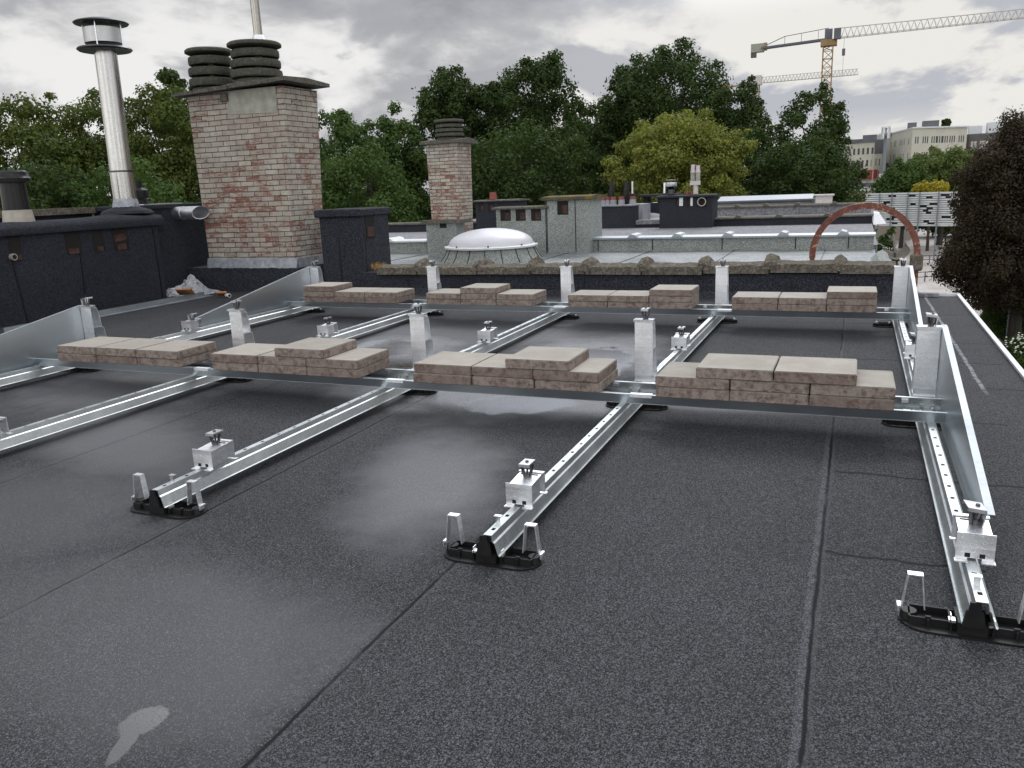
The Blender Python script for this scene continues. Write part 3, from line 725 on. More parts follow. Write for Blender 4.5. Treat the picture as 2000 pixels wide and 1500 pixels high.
# tools lying on it
ca = at(632, 403, z=.865)
t = thing('caulking_gun', 'grey and red sealant gun lying on top of the black box beside the chimney', 'tool', (ca.x, 4.35, .862))
m = MB(); m.tube((ca.x-.05, 4.35, .885), (ca.x+.13, 4.36, .885), .016, .016, 12); m.build('tube', 'white_dirty', t)
m = MB(); m.box((ca.x+.13, 4.345, .868), (ca.x+.20, 4.375, .89)); m.build('trigger', 'redtool', t)
m = MB(); m.tube((ca.x+.20, 4.36, .885), (ca.x+.36, 4.38, .885), .008, .006, 8); m.tube((ca.x+.25, 4.35, .872), (ca.x+.30, 4.38, .90), .006, .006, 8); m.build('rod', 'alu_matte', t)

# light green shafts with vents, at y ~ 9
yv = 9.0
P_ = lambda u, v: at(u, v, y=yv)
x0 = P_(968, 400).x; x1 = P_(1067, 400).x; zt = P_(1000, 409).z
vn = []
for (ua, ub) in ((977, 998), (1007, 1027), (1037, 1057)):
    a, b = P_(ua, 408), P_(ub, 431); vn.append((a.x, b.x, b.z, zt-.004))
shaft('pale green felted shaft with three dark openings under a thin dark slab', x0, x1-.003, yv, yv+.5, zt, 'green', 'slab', .045, .05, vn, ((x1-.02),))
x2 = P_(1150, 400).x; zt2 = P_(1100, 391).z
a, b = P_(1089, 393), P_(1111, 419)
shaft('taller pale green felted shaft with one opening and a yellow mossy slab', x1, x2, yv-.02, yv+.7, zt2, 'green', 'moss_slab', .07, .06, [(a.x, b.x, b.z, a.z)], (P_(1124, 430).x, x1+.005))
# black shaft behind them
yv2 = 14.6
P2 = lambda u, v: at(u, v, y=yv2)
a, b = P2(928, 395), P2(1010, 395)
vn = []
for (ua, ub) in ((934, 945), (953, 965), (972, 984)):
    q, r_ = P2(ua, 397), P2(ub, 413); vn.append((q.x, r_.x, r_.z, q.z))
shaft('black vent shaft with a flat slab and red clay pot, behind the pale green shafts', a.x, b.x, yv2, yv2+.6, a.z, 'upstand_smooth', 'slab', .045, .06, vn)
q = P2(953, 388)
m = MB(); m.lathe([(.0, .0), (.09, 0), (.075, .16), (.05, .16), (.0, .10)], (q.x, yv2+.3, q.z-.02), 16); one(m, 'clay_pot', 'clay', 'short red clay pot on the black shaft slab behind the pale green shafts', 'chimney pot', (q.x, yv2+.3, q.z-.02))
# black chimney box with pipe openings
x0 = P2(1288, 400).x; x1 = P2(1391, 400).x; zt = P2(1330, 386).z
vn = []
for (ua, ub) in ((1319, 1327), (1341, 1352)):
    q, r_ = P2(ua, 386), P2(ub, 402); vn.append((q.x, r_.x, r_.z, q.z))
bs_ = shaft('black felted chimney box with white pipes and a round duct in its openings', x0, x1, yv2, yv2+.75, zt, 'upstand_smooth', 'upstand_smooth', .055, .07, vn, (P2(1323, 430).x, P2(1388, 430).x), group=None)
m = MB(); a, b = P2(1327, 385), P2(1334, 402); m.box((a.x, yv2-.02, b.z), (b.x, yv2-.005, a.z)); m.build('white_pipe', 'white', bs_); m = MB(); a, b = P2(1349, 385), P2(1353, 402); m.box((a.x, yv2-.02, b.z), (b.x, yv2-.005, a.z)); m.build('white_pipe', 'white', bs_)
m = MB(); a = P2(1371, 394); m.box((a.x-.11, yv2-.004, a.z-.10), (a.x+.11, yv2+.01, a.z+.09)); vo = m.build('vent_opening', 'dark_hole', bs_)
m = MB(); nn_ = 20
vs = []
for k in range(nn_):
    t_ = 2*PI*k/nn_
    for r_, yq in ((.075, yv2-.01), (.092, yv2-.01), (.092, yv2-.05), (.075, yv2-.05)): vs.append((a.x+math.cos(t_)*r_, yq, a.z+math.sin(t_)*r_))
m.add(vs, [(k*4+j, k*4+(j+1) % 4, ((k+1) % nn_)*4+(j+1) % 4, ((k+1) % nn_)*4+j) for k in range(nn_) for j in range(4)], True); m.build('duct_ring', 'pipe_base', vo)
# cowl and balanced flue on it
q = P2(1304, 378)
t = thing('vent_cowl', 'short metal cowl with a silver band and dark lid on the black chimney box', 'vent cowl', (q.x, yv2+.35, q.z))
m = MB(); m.lathe([(.0, 0), (.07, 0), (.07, .10), (.11, .12), (.06, .15), (.0, .15)], (q.x, yv2+.35, q.z-.02), 20); m.build('base', 'steel_dark', t)
m = MB(); m.lathe([(.0, .16), (.12, .16), (.13, .19), (.13, .25), (.0, .25)], (q.x, yv2+.35, q.z-.02), 20); m.build('band', 'alu_cap', t)
m = MB(); m.lathe([(.0, .28), (.15, .28), (.15, .30), (.0, .31)], (q.x, yv2+.35, q.z-.02), 20); m.tube((q.x+.07, yv2+.35, q.z+.2), (q.x+.07, yv2+.35, q.z+.27), .01, .01, 6); m.tube((q.x-.07, yv2+.35, q.z+.2), (q.x-.07, yv2+.35, q.z+.27), .01, .01, 6); m.build('lid', 'steel_dark', t)
m = MB(); q = P2(1292, 372); m.tube((q.x, yv2+.3, q.z-.06), (q.x, yv2+.3, q.z+.16), .028, .028, 12); one(m, 'vent_pipe', 'alu_cap', 'short silver pipe beside the banded cowl on the black chimney box', 'pipe', (q.x, yv2+.3, q.z-.06))
q = P2(1352, 377)
t = thing('twin_flue', 'pinkish white twin flue terminal on one stem above the black chimney box', 'flue', (q.x, yv2+.4, q.z))
m = MB(); m.tube((q.x, yv2+.4, q.z-.03), (q.x, yv2+.4, q.z+.20), .055, .05, 16); m.build('stem', 'white_dirty', t)
m = MB(); m.box((q.x-.115, yv2+.34, q.z+.16), (q.x+.095, yv2+.46, q.z+.24)); m.build('yoke', 'pink_pipe', t)
for dx_, h_ in ((-.062, .57), (.045, .55)):
    m = MB(); m.tube((q.x+dx_, yv2+.4, q.z+.24), (q.x+dx_, yv2+.4, q.z+.42), .050, .050, 14); o = m.build('branch', 'render', t)
    m = MB(); m.tube((q.x+dx_, yv2+.4, q.z+.42), (q.x+dx_, yv2+.4, q.z+.45), .055, .055, 14); m.tube((q.x+dx_, yv2+.4, q.z+.45), (q.x+dx_, yv2+.4, q.z+h_+.02), .044, .044, 14); m.build('nozzle', 'pink_pipe', o)
q = P2(1335, 379)
m = MB(); m.lathe([(0, 0), (.05, 0), (.05, .06), (0, .06)], (q.x, yv2+.4, q.z-.01), 12); m.lathe([(0, 0), (.045, 0), (.045, .06), (0, .06)], (q.x+.10, yv2+.42, q.z-.01), 12); one(m, 'clay_pot', 'clay', 'pair of low red clay stubs on the black chimney box beside the twin flue', 'chimney pot', (q.x, yv2+.4, q.z))
# row of red-topped sleeves with black pipes behind the black wall
yr = 16.2
Pr = lambda u, v: at(u, v, y=yr)
zb_ = Pr(1200, 402).z
t = thing('pot_plinth', 'grey metal clad plinth carrying the row of red topped vent pots', 'plinth', (Pr(1210, 402).x, yr+.2, 0))
m = MB(); m.box((Pr(1150, 402).x, yr-.25, -.02), (Pr(1228, 402).x, yr+.4, zb_)); m.box((Pr(1228, 402).x+.003, yr-.35, -.02), (Pr(1262, 402).x, yr+.45, zb_+.03)); m.build('cladding', 'grey_sleeve', t)
for i, (u, hh, nm) in enumerate(((1164, 18, 'leftmost'), (1172, 17, 'second'), (1179, 17, 'third'), (1187, 17, 'fourth'), (1198, 19, 'fifth'), (1214, 19, 'sixth'), (1236, 17, 'rightmost'))):
    q = Pr(u, 402); s_ = yr/16*19.3/FPX*1.0
    t = thing('vent_pot', '%s of the seven red topped grey vent pots in the far row' % nm, 'vent pot', (q.x, yr, zb_), 'red topped vent pots in a row')
    r0 = .058 if i < 4 else .075
    m = MB(); m.tube((q.x, yr, zb_), (q.x, yr, zb_+.14), r0*1.15, r0, 14); m.build('sleeve', 'grey_sleeve', t)
    m = MB(); m.tube((q.x, yr, zb_+.141), (q.x, yr, zb_+.21), r0*.92, r0*.88, 14); m.build('clay_rim', 'clay', t)
for i, (u, v1, r0, nm) in enumerate(((1190, 356, .055, 'black vent pipe with a stepped top, left of the two behind the red topped pots'), (1219, 356, .055, 'black vent pipe with a stepped top, right of the two behind the red topped pots'), (1234, 354, .022, 'thin grey metal pipe rising from the rightmost red topped pot'))):
    q = Pr(u, v1); t = thing('vent_pipe', nm, 'pipe', (q.x, yr+.18, zb_))
    if i < 2:
        m = MB(); m.tube((q.x, yr+.18, zb_), (q.x, yr+.18, zb_+.36), .085, .08, 14); m.build('sleeve', 'pipe_black', t)
        m = MB(); m.tube((q.x, yr+.18, zb_+.361), (q.x, yr+.18, q.z+.03), .06, .045, 14); m.build('nozzle', 'pipe_black', t)
    else:
        m = MB(); m.tube((q.x, yr+.05, zb_+.2), (q.x, yr+.05, q.z), .022, .022, 10); m.build('tube', 'alu_matte', t)
        m = MB(); m.tube((q.x, yr+.05, zb_+.2), (q.x, yr+.05, zb_+.27), .06, .05, 12); m.build('collar', 'plastic', t)
# slab table (small flat hood) left of black box
q = Pr(1275, 384); t = thing('chimney_hood', 'small dark flat hood on short legs behind the black chimney box', 'chimney hood', (q.x, 17, 0))
m = MB(); m.box((q.x-.45, 16.9, .0), (q.x+.05, 17.4, .50)); m.build('body', 'upstand_smooth', t)
m = MB(); m.box((q.x-.55, 16.8, .66), (q.x+.45, 17.5, .71)); m.build('slab', 'upstand_smooth', t)
for dx_ in (-.4, -.05, .35): m = MB(); m.box((q.x+dx_, 16.95, .5), (q.x+dx_+.1, 17.35, .66)); m.build('leg', 'upstand_smooth', t)
# second dome far
q = at(1272, 425, y=17.8)
m = MB(); m.lathe([(1.0, 0.0), (1.0, .05), (.8, .19), (.45, .30), (.0, .34)], (q.x+.1, 17.8, .16), 28); m.lathe([(1.12, -.12), (1.02, 0)], (q.x+.1, 17.8, .16), 28)
one(m, 'skylight', 'dome', 'far pale domed skylight partly hidden behind the black chimney box', 'skylight', (q.x, 17.8, .05))

# ---------------------------------------------------------------- dome skylight
DX, DY, DR = -2.55, 7.95, .66
t = thing('skylight', 'round opal domed skylight on a pale green felted kerb in the second roof', 'skylight', (DX, DY, -.02))
m = MB(); m.lathe([(DR+.09, 0), (DR+.035, .07), (DR-.02, .19)], (DX, DY, -.02), 48); m.build('kerb', 'green', t)
for k in range(18):
    m = MB(); an = k*PI/9+.1; p = lambda r, z: Vector((DX+math.cos(an)*r, DY+math.sin(an)*r, z-.02)); m.path([p(DR+.092, .004), p(DR+.038, .072), p(DR-.016, .19)], [.006]*3, 4); m.build('seam', 'seam', t)
m = MB(); m.lathe([(DR-.02, .19), (DR+.03, .19), (DR+.035, .215), (DR+.0, .225), (DR-.04, .225)], (DX, DY, -.02), 48)
m.build('rim', 'white', t)
m = MB(); prof = [((DR-.03)*math.cos(a_*PI/2/12), .225+.235*math.sin(a_*PI/2/12)**.95) for a_ in range(13)]; m.lathe(prof, (DX, DY, -.02), 48); m.build('dome', 'dome', t)
for k in range(8):
    m = MB(); an = k*PI/4+.35; m.tube((DX+math.cos(an)*(DR+.0), DY+math.sin(an)*(DR+.0), .2), (DX+math.cos(an)*DR, DY+math.sin(an)*DR, .225), .013, .012, 8); m.build('screw', 'steel_dark', t)

# ---------------------------------------------------------------- left black vented wall, pipes
LX = -4.41
t = thing('vented_wall', 'long black felt covered wall on the left with small square vents into the brick', 'wall', (-4.7, 1.2, 0))
m = MB(); m.box((-4.98, -3.5, .0), (LX, 3.44, .80)); m.build('body', 'upstand_smooth', t)
m = MB(); nn_ = 36; vs = []; rr = random.Random(2)
for k in range(nn_+1):
    y = -3.52+(3.50+3.52)*k/nn_; bl = .025*math.exp(-((y-3.15)/.3)**2)
    j = rr.uniform(-.004, .004)
    vs += [(LX+.035+j, y, .775), (LX+.045+j, y, .83+j), (LX+.01, y, .872+j+bl*.4), (-4.62, y, .888+bl), (-5.0, y, .87), (-5.02, y, .78)]
m.add(vs, [(k*6+j, k*6+(j+1) % 6, (k+1)*6+(j+1) % 6, (k+1)*6+j) for k in range(nn_) for j in range(6)]+[(5, 4, 3, 2, 1, 0), tuple(nn_*6+j for j in range(6))], True)
m.build('cap', 'upstand_smooth', t, sharp=50)
for i, (ua, va, ub, vb) in enumerate(((121, 440, 158, 492), (174, 436, 203, 487), (214, 433, 250, 484), (10, 446, 42, 505), (-80, 450, -45, 508))):
    a = at(ua+3, va, x=LX); b = at(ub, vb, x=LX)
    m = MB(); y0, y1 = a.y-.01, b.y+.015; z0, z1 = b.z-.015, min(a.z+.02, .774)
    m.box((LX-.01, y0, z0), (LX+.004, y1, z1)); vo = m.build('vent_opening', 'dark_hole', t)
    rq = random.Random(i+3); fq = lambda a_, b_: rq.uniform(a_, b_); zq = z0+.004; nb = rq.choice((1, 2))
    for kq in range(nb):
        hq = (z1-z0)*fq(.16, .30); yq0 = y0+fq(.01, .05); yq1 = y1-fq(.01, .04)
        m = MB(); m.box((LX+.005, yq0, zq), (LX+.008, yq1, zq+hq), Matrix.Rotation(fq(-.12, .12), 3, 'X')); m.build('loose_brick', 'red_brick_in', vo); zq += hq+.03
a = at(23, 502, x=LX)
m = MB(); m.tube((LX-.02, a.y, a.z), (LX+.035, a.y, a.z), .030, .030, 16); m.build('pipe_stub', 'pipe_base', t)
m = MB(); m.tube((LX+.0352, a.y, a.z), (LX+.037, a.y, a.z), .021, .021, 14); m.build('pipe_bore', 'dark_hole', t)
m = MB()
for (u0, v0_, u1, v1_) in ((156, 492, 166, 571), (25, 512, 55, 632), (296, 435, 318, 580)):
    a = at(u0, v0_, x=LX); b = at(u1, v1_, x=LX); m.hexa([(LX+.001, b.y-.007, b.z), (LX+.001, b.y+.007, b.z), (LX+.006, b.y+.007, b.z), (LX+.006, b.y-.007, b.z)], [(LX+.001, a.y-.007, a.z), (LX+.001, a.y+.007, a.z), (LX+.006, a.y+.007, a.z), (LX+.006, a.y-.007, a.z)])
m.build('seam', 'seam', t)
# set-back wall with a slot vent and the horizontal pipe
FX = -4.68
t = thing('vented_wall', 'set back black felted wall with a slot vent, left of the big brick chimney', 'wall', (-4.9, 3.7, 0))
m = MB(); m.box((-5.3, 3.45, .0), (FX, 4.6, .93)); m.build('body', 'upstand_smooth', t)
m = MB(); m.box((-5.34, 3.40, .931), (FX+.02, 4.62, .985)); m.build('cap', 'upstand_smooth', t, bevel=.01)
a = at(303, 407, x=FX); b = at(320, 452, x=FX); m = MB(); m.box((FX-.01, a.y, b.z), (FX+.004, b.y, a.z)); m.build('vent_opening', 'dark_hole', t)
a = at(352, 418, x=FX); b = at(430, 418, d=(Vector(a)-Vector(CAM)).length*.955)
t = thing('outlet_pipe', 'wide grey pipe sticking sideways out of the black wall, end cut slanted', 'pipe', a)
m = MB(); n = 24; r_ = .070
p0 = Vector((FX-.05, a.y, a.z+.012)); L_ = .50
vs = []; 
for k in range(n):
    th = 2*PI*k/n; cy_, cz_ = math.cos(th)*r_, math.sin(th)*r_
    vs.append((p0.x, p0.y+cy_, p0.z+cz_))
for k in range(n):
    th = 2*PI*k/n; cy_, cz_ = math.cos(th)*r_, math.sin(th)*r_
    vs.append((p0.x+L_+.0+cz_*.3+cy_*1.1, p0.y+cy_, p0.z+cz_))
for k in range(n):
    th = 2*PI*k/n; cy_, cz_ = math.cos(th)*r_*.93, math.sin(th)*r_*.93
    vs.append((p0.x+L_-.002+cz_*.3+cy_*1.1, p0.y+cy_, p0.z+cz_))
for k in range(n):
    th = 2*PI*k/n; cy_, cz_ = math.cos(th)*r_*.93, math.sin(th)*r_*.93
    vs.append((p0.x+.1, p0.y+cy_, p0.z+cz_))
fs = [(q*n+k, q*n+(k+1) % n, (q+1)*n+(k+1) % n, (q+1)*n+k) for q in range(3) for k in range(n)]+[tuple(3*n+k for k in range(n))]
vs = [(q_[0], q_[1]-.05-.22*(q_[0]-p0.x), q_[2]) for q_ in vs]
m.add(vs, fs, True); m.build('pipe', 'alu_matte', t)
m = MB(); m.tube((p0.x+.19, p0.y-.092, p0.z), (p0.x+.205, p0.y-.095, p0.z), r_+.004, r_+.004, 24); m.build('joint', 'alu_matte', t)
# concrete coping behind the left wall
t = thing('coping_wall', 'low wall with a mossy concrete coping behind the long black vented wall', 'wall', (-5.4, 1, 0))
m = MB(); m.box((-5.75, -3.5, -8), (-5.28, 3.40, .92)); m.build('body', 'upstand_smooth', t)
m = MB(); m.box((-5.8, -3.55, .921), (-5.22, 3.42, .985)); m.build('coping', 'coping', t)
# tall silver flue
PX = -4.66; a = at(243, 400, x=PX); b = at(206, 98, x=PX)
fy = a.y+.02; zt = b.z
t = thing('flue_pipe', 'tall brushed steel flue with a dark double disc cowl on the black wall', 'flue pipe', (PX, fy, .9))
m = MB(); m.tube((PX, fy, .93), (PX, fy, 1.33), .112, .112, 40); m.tube((PX, fy, 1.3305), (PX+.004, fy+.02, zt), .106, .106, 40); m.build('pipe', 'stainless', t)
m = MB(); m.lathe([(.113, 0), (.119, .0), (.119, .018), (.113, .018)], (PX, fy, 1.325), 40); m.build('clamp_band', 'steel_dark', t)
m = MB(); m.lathe([(.113, .0), (.15, -.02), (.24, -.05), (.26, -.08)], (PX, fy, .985), 30); m.build('felt_collar', 'upstand_smooth', t)
m = MB(); nn_ = 40; vs = []; rr = random.Random(8)
for k in range(nn_):
    th = 2*PI*k/nn_
    for r_, z_ in ((.114, .075+rr.uniform(-.012, .012)), (.121+rr.uniform(0, .008), .03), (.128+rr.uniform(0, .014), -.03+rr.uniform(-.01, .01))): vs.append((PX+math.cos(th)*r_, fy+math.sin(th)*r_, .985+z_))
m.add(vs, [(k*3+j, k*3+j+1, ((k+1) % nn_)*3+j+1, ((k+1) % nn_)*3+j) for k in range(nn_) for j in range(2)], True); m.build('foil_seal', 'lead', t)
cw = thing('x', '', ''); bpy.data.objects.remove(cw)
Z0 = zt
m = MB(); m.lathe([(.0, 0), (.11, -.02), (.245, -.012), (.26, .002), (.25, .016), (.12, .03), (.0, .03)], (PX, fy+.02, Z0), 44); lo = m.build('lower_disc', 'steel_dark', t)
m = MB(); m.lathe([(.13, .06), (.178, .06), (.178, .20), (.17, .20), (.17, .07), (.13, .07)], (PX, fy+.02, Z0), 44); m.lathe([(.0, .06), (.17, .055)], (PX, fy+.02, Z0), 30); m.build('drum', 'drum', t)
m = MB(); m.lathe([(.0, .30), (.15, .285), (.24, .262), (.258, .25), (.25, .24), (.0, .26)], (PX, fy+.02, Z0), 44); m.build('upper_disc', 'steel_dark', t)
for k in range(4):
    m = MB(); th = k*PI/2+.5; m.tube((PX+math.cos(th)*.182, fy+.02+math.sin(th)*.182, Z0+.01), (PX+math.cos(th)*.182, fy+.02+math.sin(th)*.182, Z0+.25), .007, .007, 6); m.build('stay', 'alu_cap', t)
# short black flue
PX = -4.68; a = at(35, 420, x=PX); fy = a.y
t = thing('flue_pipe', 'short glossy black flue with a wide cap and beige collar at the left edge', 'flue pipe', (PX, fy, .88))
m = MB(); m.tube((PX, fy, .95), (PX, fy, 1.25), .112, .105, 36); m.build('pipe', 'pipe_black', t)
m = MB(); m.tube((PX, fy, .87), (PX, fy, .99), .135, .118, 36); m.build('collar', 'pipe_base', t)
m = MB(); m.lathe([(.10, 1.24), (.155, 1.235), (.157, 1.27), (.14, 1.29), (.135, 1.325), (.12, 1.34), (.0, 1.345)], (PX, fy, 0), 36); m.build('cap', 'pipe_black', t)
# small black vent further back
PX = -5.0; a = at(275, 390, x=PX)
t = thing('roof_vent', 'small black plastic roof vent with a nozzle, right behind the tall steel flue', 'roof vent', (PX, a.y, .99))
m = MB(); m.lathe([(.0, 0), (.075, 0), (.075, .06), (.09, .07), (.095, .12), (.09, .16), (.04, .185), (.035, .19), (.035, .26), (.0, .26)], (PX, a.y, .985), 24); m.build('body', 'plastic', t)
m = MB(); m.box((PX-.14, a.y-.12, .985), (PX+.16, a.y+.45, .992)); m.build('base_plate', 'alu_matte', t)
# small yellow tool on the wall cap
q = at(150, 418, z=.90)
t = thing('folding_rule', 'small ochre and white tool lying on the black wall top between the flues', 'tool', (q.x, q.y, .895))
m = MB(); m.box((q.x-.05, q.y-.06, .893), (q.x-.02, q.y+.14, .902)); m.build('blade', 'white', t)
m = MB(); m.box((q.x-.02, q.y+.02, .893), (q.x+.012, q.y+.17, .909)); m.build('handle', 'yellow_tool', t)
# aluminium angle lying along the wall foot
m = MB(); m.prism([(-4.06, .002), (-3.93, .002), (-3.93, .006), (-4.052, .012), (-4.055, .045), (-4.06, .045)], 'y', 1.3, 3.62)
m.prism([(-3.995, .007), (-3.985, .007), (-3.985, .022), (-3.995, .022)], 'y', 1.3, 3.62)
one(m, 'edge_profile', 'galv_matte', 'long loose aluminium edge profile lying at the foot of the black vented wall', 'metal profile', (-4, 2.5, 0))
# crumpled packaging
t = thing('packaging_waste', 'heap of crumpled clear plastic and orange cardboard against the black wall', 'packaging', (-4.35, 3.75, 0))
m = MB(); rr = random.Random(12); nn_ = 16; vs = []
for j in range(nn_+1):
    for i in range(nn_+1):
        u, v = i/nn_, j/nn_; e = math.sin(PI*u)**.6*math.sin(PI*v)**.6
        vs.append((-4.60+.50*u+rr.uniform(-.012, .012), 3.50+.45*v+rr.uniform(-.015, .015), .004+e*(.10+.09*math.sin(7*u+2*v)*math.cos(5*v)+rr.uniform(-.03, .035))))
m.add(vs, [(j*(nn_+1)+i, j*(nn_+1)+i+1, (j+1)*(nn_+1)+i+1, (j+1)*(nn_+1)+i) for j in range(nn_) for i in range(nn_)]); m.build('plastic_wrap', 'sheetplastic', t)
q = at(362, 571, z=.07); Rm = Matrix.Rotation(.5, 3, 'Z') @ Matrix.Rotation(-.5, 3, 'X')
m = MB(); m.box((q.x-.08, q.y-.07, .07), (q.x+.08, q.y+.07, .085), Rm); m.box((q.x+.30, q.y+.12, .03), (q.x+.40, q.y+.2, .05), Rm); m.build('cardboard', 'orange', t)
q = at(447, 577, z=.02)
t = thing('pipe_fitting', 'small white plastic pipe fitting lying alone on the black roof near the chimney', 'fitting', (q.x, q.y, 0))
m = MB(); m.tube((q.x-.03, q.y, .022), (q.x+.03, q.y-.025, .022), .021, .021, 16); m.build('body', 'white', t)
m = MB(); m.tube((q.x+.0302, q.y-.0252, .022), (q.x+.031, q.y-.0255, .022), .015, .015, 12); m.build('bore', 'dark_hole', t)

# ---------------------------------------------------------------- rusty hoop on the gable end
def hoop():
    t = thing('metal_hoop', 'large rusty steel half hoop arching over the right end of the parapet', 'hoop', (2.52, 4.5, .2))
    m = MB(); N = 40; cx = 2.513; r = .415; z0 = .33
    vs = []
    for k in range(N+1):
        th = PI*(1.02-1.04*k/N); yy_ = 4.46-.05*k/N
        ca, sa = math.cos(th), math.sin(th)
        for (dr, dy_) in ((-.026, 0), (.026, 0), (.026, .06), (.012, .06), (.012, .014), (-.026, .014)):
            vs.append((cx+(r+dr)*ca, yy_+dy_, z0+(r+dr)*sa))
    m.add(vs, [(k*6+j, k*6+(j+1) % 6, (k+1)*6+(j+1) % 6, (k+1)*6+j) for k in range(N) for j in range(6)]+[(5, 4, 3, 2, 1, 0), tuple(N*6+j for j in range(6))], True)
    m.box((cx+r-.024, 4.415, .06), (cx+r+.02, 4.455, z0+.01)); m.box((cx-r-.02, 4.46, .0), (cx-r+.02, 4.50, z0))
    m.build('hoop_bar', 'rust', t, sharp=30)
    m = MB(); m.box((2.878, 4.36, .20), (2.975, 4.49, .335)); m.build('end_block', 'coping', t, bevel=.012)
hoop()
# crinkled green sheet + gutter bits at the gable end
t = thing('gable_flashing', 'crumpled pale green sheet flashing folded over the gable end behind the hoop', 'flashing', (2.8, 5.5, 0))
m = MB(); rr = random.Random(20); vs = []; nx_, ny_ = 5, 16
for j in range(ny_+1):
    for i in range(nx_+1):
        y = 4.42+ (7.4-4.42)*j/ny_; u = i/nx_
        x = 2.62+.30*u+rr.uniform(-.012, .012)+ .05*(1-j/ny_); z = .02+.10*math.sin(PI*min(1, u*1.3))+rr.uniform(-.012, .012) - (.22*max(0, u-.6)/.4)
        vs.append((x, y, z))
m.add(vs, [(j*(nx_+1)+i, j*(nx_+1)+i+1, (j+1)*(nx_+1)+i+1, (j+1)*(nx_+1)+i) for j in range(ny_) for i in range(nx_)]); m.build('sheet', 'green', t)
m = MB(); vs = []
for j in range(9):
    for i in range(6):
        u = i/5; y = 4.34-.5*j/8*.0 + rr.uniform(-.01, .01)
        vs.append((2.86+.42*u*(j/8)**1.2+.02*j/8+rr.uniform(-.008, .008), 4.345+rr.uniform(0, .03), .16-.42*(j/8)-.02*u+rr.uniform(-.012, .012)))
m.add(vs, [(j*6+i, j*6+i+1, (j+1)*6+i+1, (j+1)*6+i) for j in range(8) for i in range(5)]); m.build('hanging_sheet', 'green', t)
t = thing('gutter', 'short curved gutter end with pale inside at the far gable corner', 'gutter', (2.75, 8.2, 0))
m = MB(); N = 10; vs = []
for k in range(N+1):
    th = PI*k/N
    for y in (7.7, 8.9): vs.append((2.92+.14*math.cos(th), y, .10-.12*math.sin(th)))
m.add(vs, [(2*k, 2*k+1, 2*k+3, 2*k+2) for k in range(N)], True); m.build('trough', 'coping', t)
m = MB(); m.box((2.90, 8.0, .06), (2.92, 8.9, .13), Matrix.Rotation(.2, 3, 'X')); m.build('trim', 'slab', t)
# white metal end of the third parapet
m = MB(); m.hexa([(2.76, 14.9, .0), (3.0, 14.8, .02), (3.0, 15.4, .02), (2.76, 15.4, .0)], [(2.76, 14.95, .24), (2.86, 14.95, .23), (2.86, 15.35, .23), (2.76, 15.35, .24)])
one(m, 'end_cap', 'alu_matte', 'folded pale metal end cap on the gable end of the long black upstand', 'metal cap', (2.85, 15.1, 0))
# dark rooflight strip behind
t = thing('rooflight_strip', 'long low dark framed rooflight on the farthest roof before the trees', 'rooflight', (0, 23, 0))
a = at(1395, 398, y=23.0); b = at(1590, 388, y=23.0)
m = MB(); m.box((a.x, 23.0, .02), (b.x, 24.0, .34)); m.build('frame', 'greyfac', t)
m = MB(); m.hexa([(a.x+.05, 22.995, .25), (b.x-.05, 22.995, .25), (b.x-.05, 24.0, .36), (a.x+.05, 24.0, .36)], [(a.x+.05, 22.995, .30), (b.x-.05, 22.995, .30), (b.x-.05, 24.0, .46), (a.x+.05, 24.0, .46)]); m.build('glazing', 'window', t)
a = at(1600, 390, y=22.5)
m = MB(); m.box((a.x-.1, 22.5, .0), (a.x+.35, 22.9, .42)); m.box((a.x-.15, 22.45, .421), (a.x+.4, 22.95, .46)); one(m, 'vent_hatch', 'white_dirty', 'small off white hatch at the right end of the dark rooflight', 'hatch', (a.x, 22.7, 0))

# ================================================================= MOUNTING SYSTEM
RX = [-2.02, -.835, .353, 1.553, 2.740]
RAIL_T = .093
def rail_mesh(mb, x, y0, y1, side_holes=True):
    prof = [(-.036, .036), (-.033, .033), (-.030, .036), (-.0200, .0700), (-.0150, .0742), (-.012, .0925)]
    th = .0016
    for sg in (1, -1):
        for (a, b) in zip(prof[:-1], prof[1:]):
            ax, az, bx_, bz = a[0]*sg, a[1], b[0]*sg, b[1]
            d = Vector((bx_-ax, bz-az)).normalized(); n = Vector((-d.y, d.x))*th/2
            mb.prism([(x+ax-n.x, az-n.y), (x+bx_-n.x, bz-n.y), (x+bx_+n.x, bz+n.y), (x+ax+n.x, az+n.y)], 'y', y0, y1)
    # top web with square slots each 0.1 m
    ys = []; y = y0+.042
    while y < y1-.03: ys.append(y); y += .1
    zt, zb = RAIL_T+.0008, RAIL_T-.0008
    cur = y0
    for yc in ys:
        mb.box((x-.0125, cur, zb), (x+.0125, yc-.008, zt))
        mb.box((x-.0125, yc-.008, zb), (x-.0052, yc+.008, zt)); mb.box((x+.0052, yc-.008, zb), (x+.0125, yc+.008, zt)); cur = yc+.008
    mb.box((x-.0125, cur, zb), (x+.0125, y1, zt))

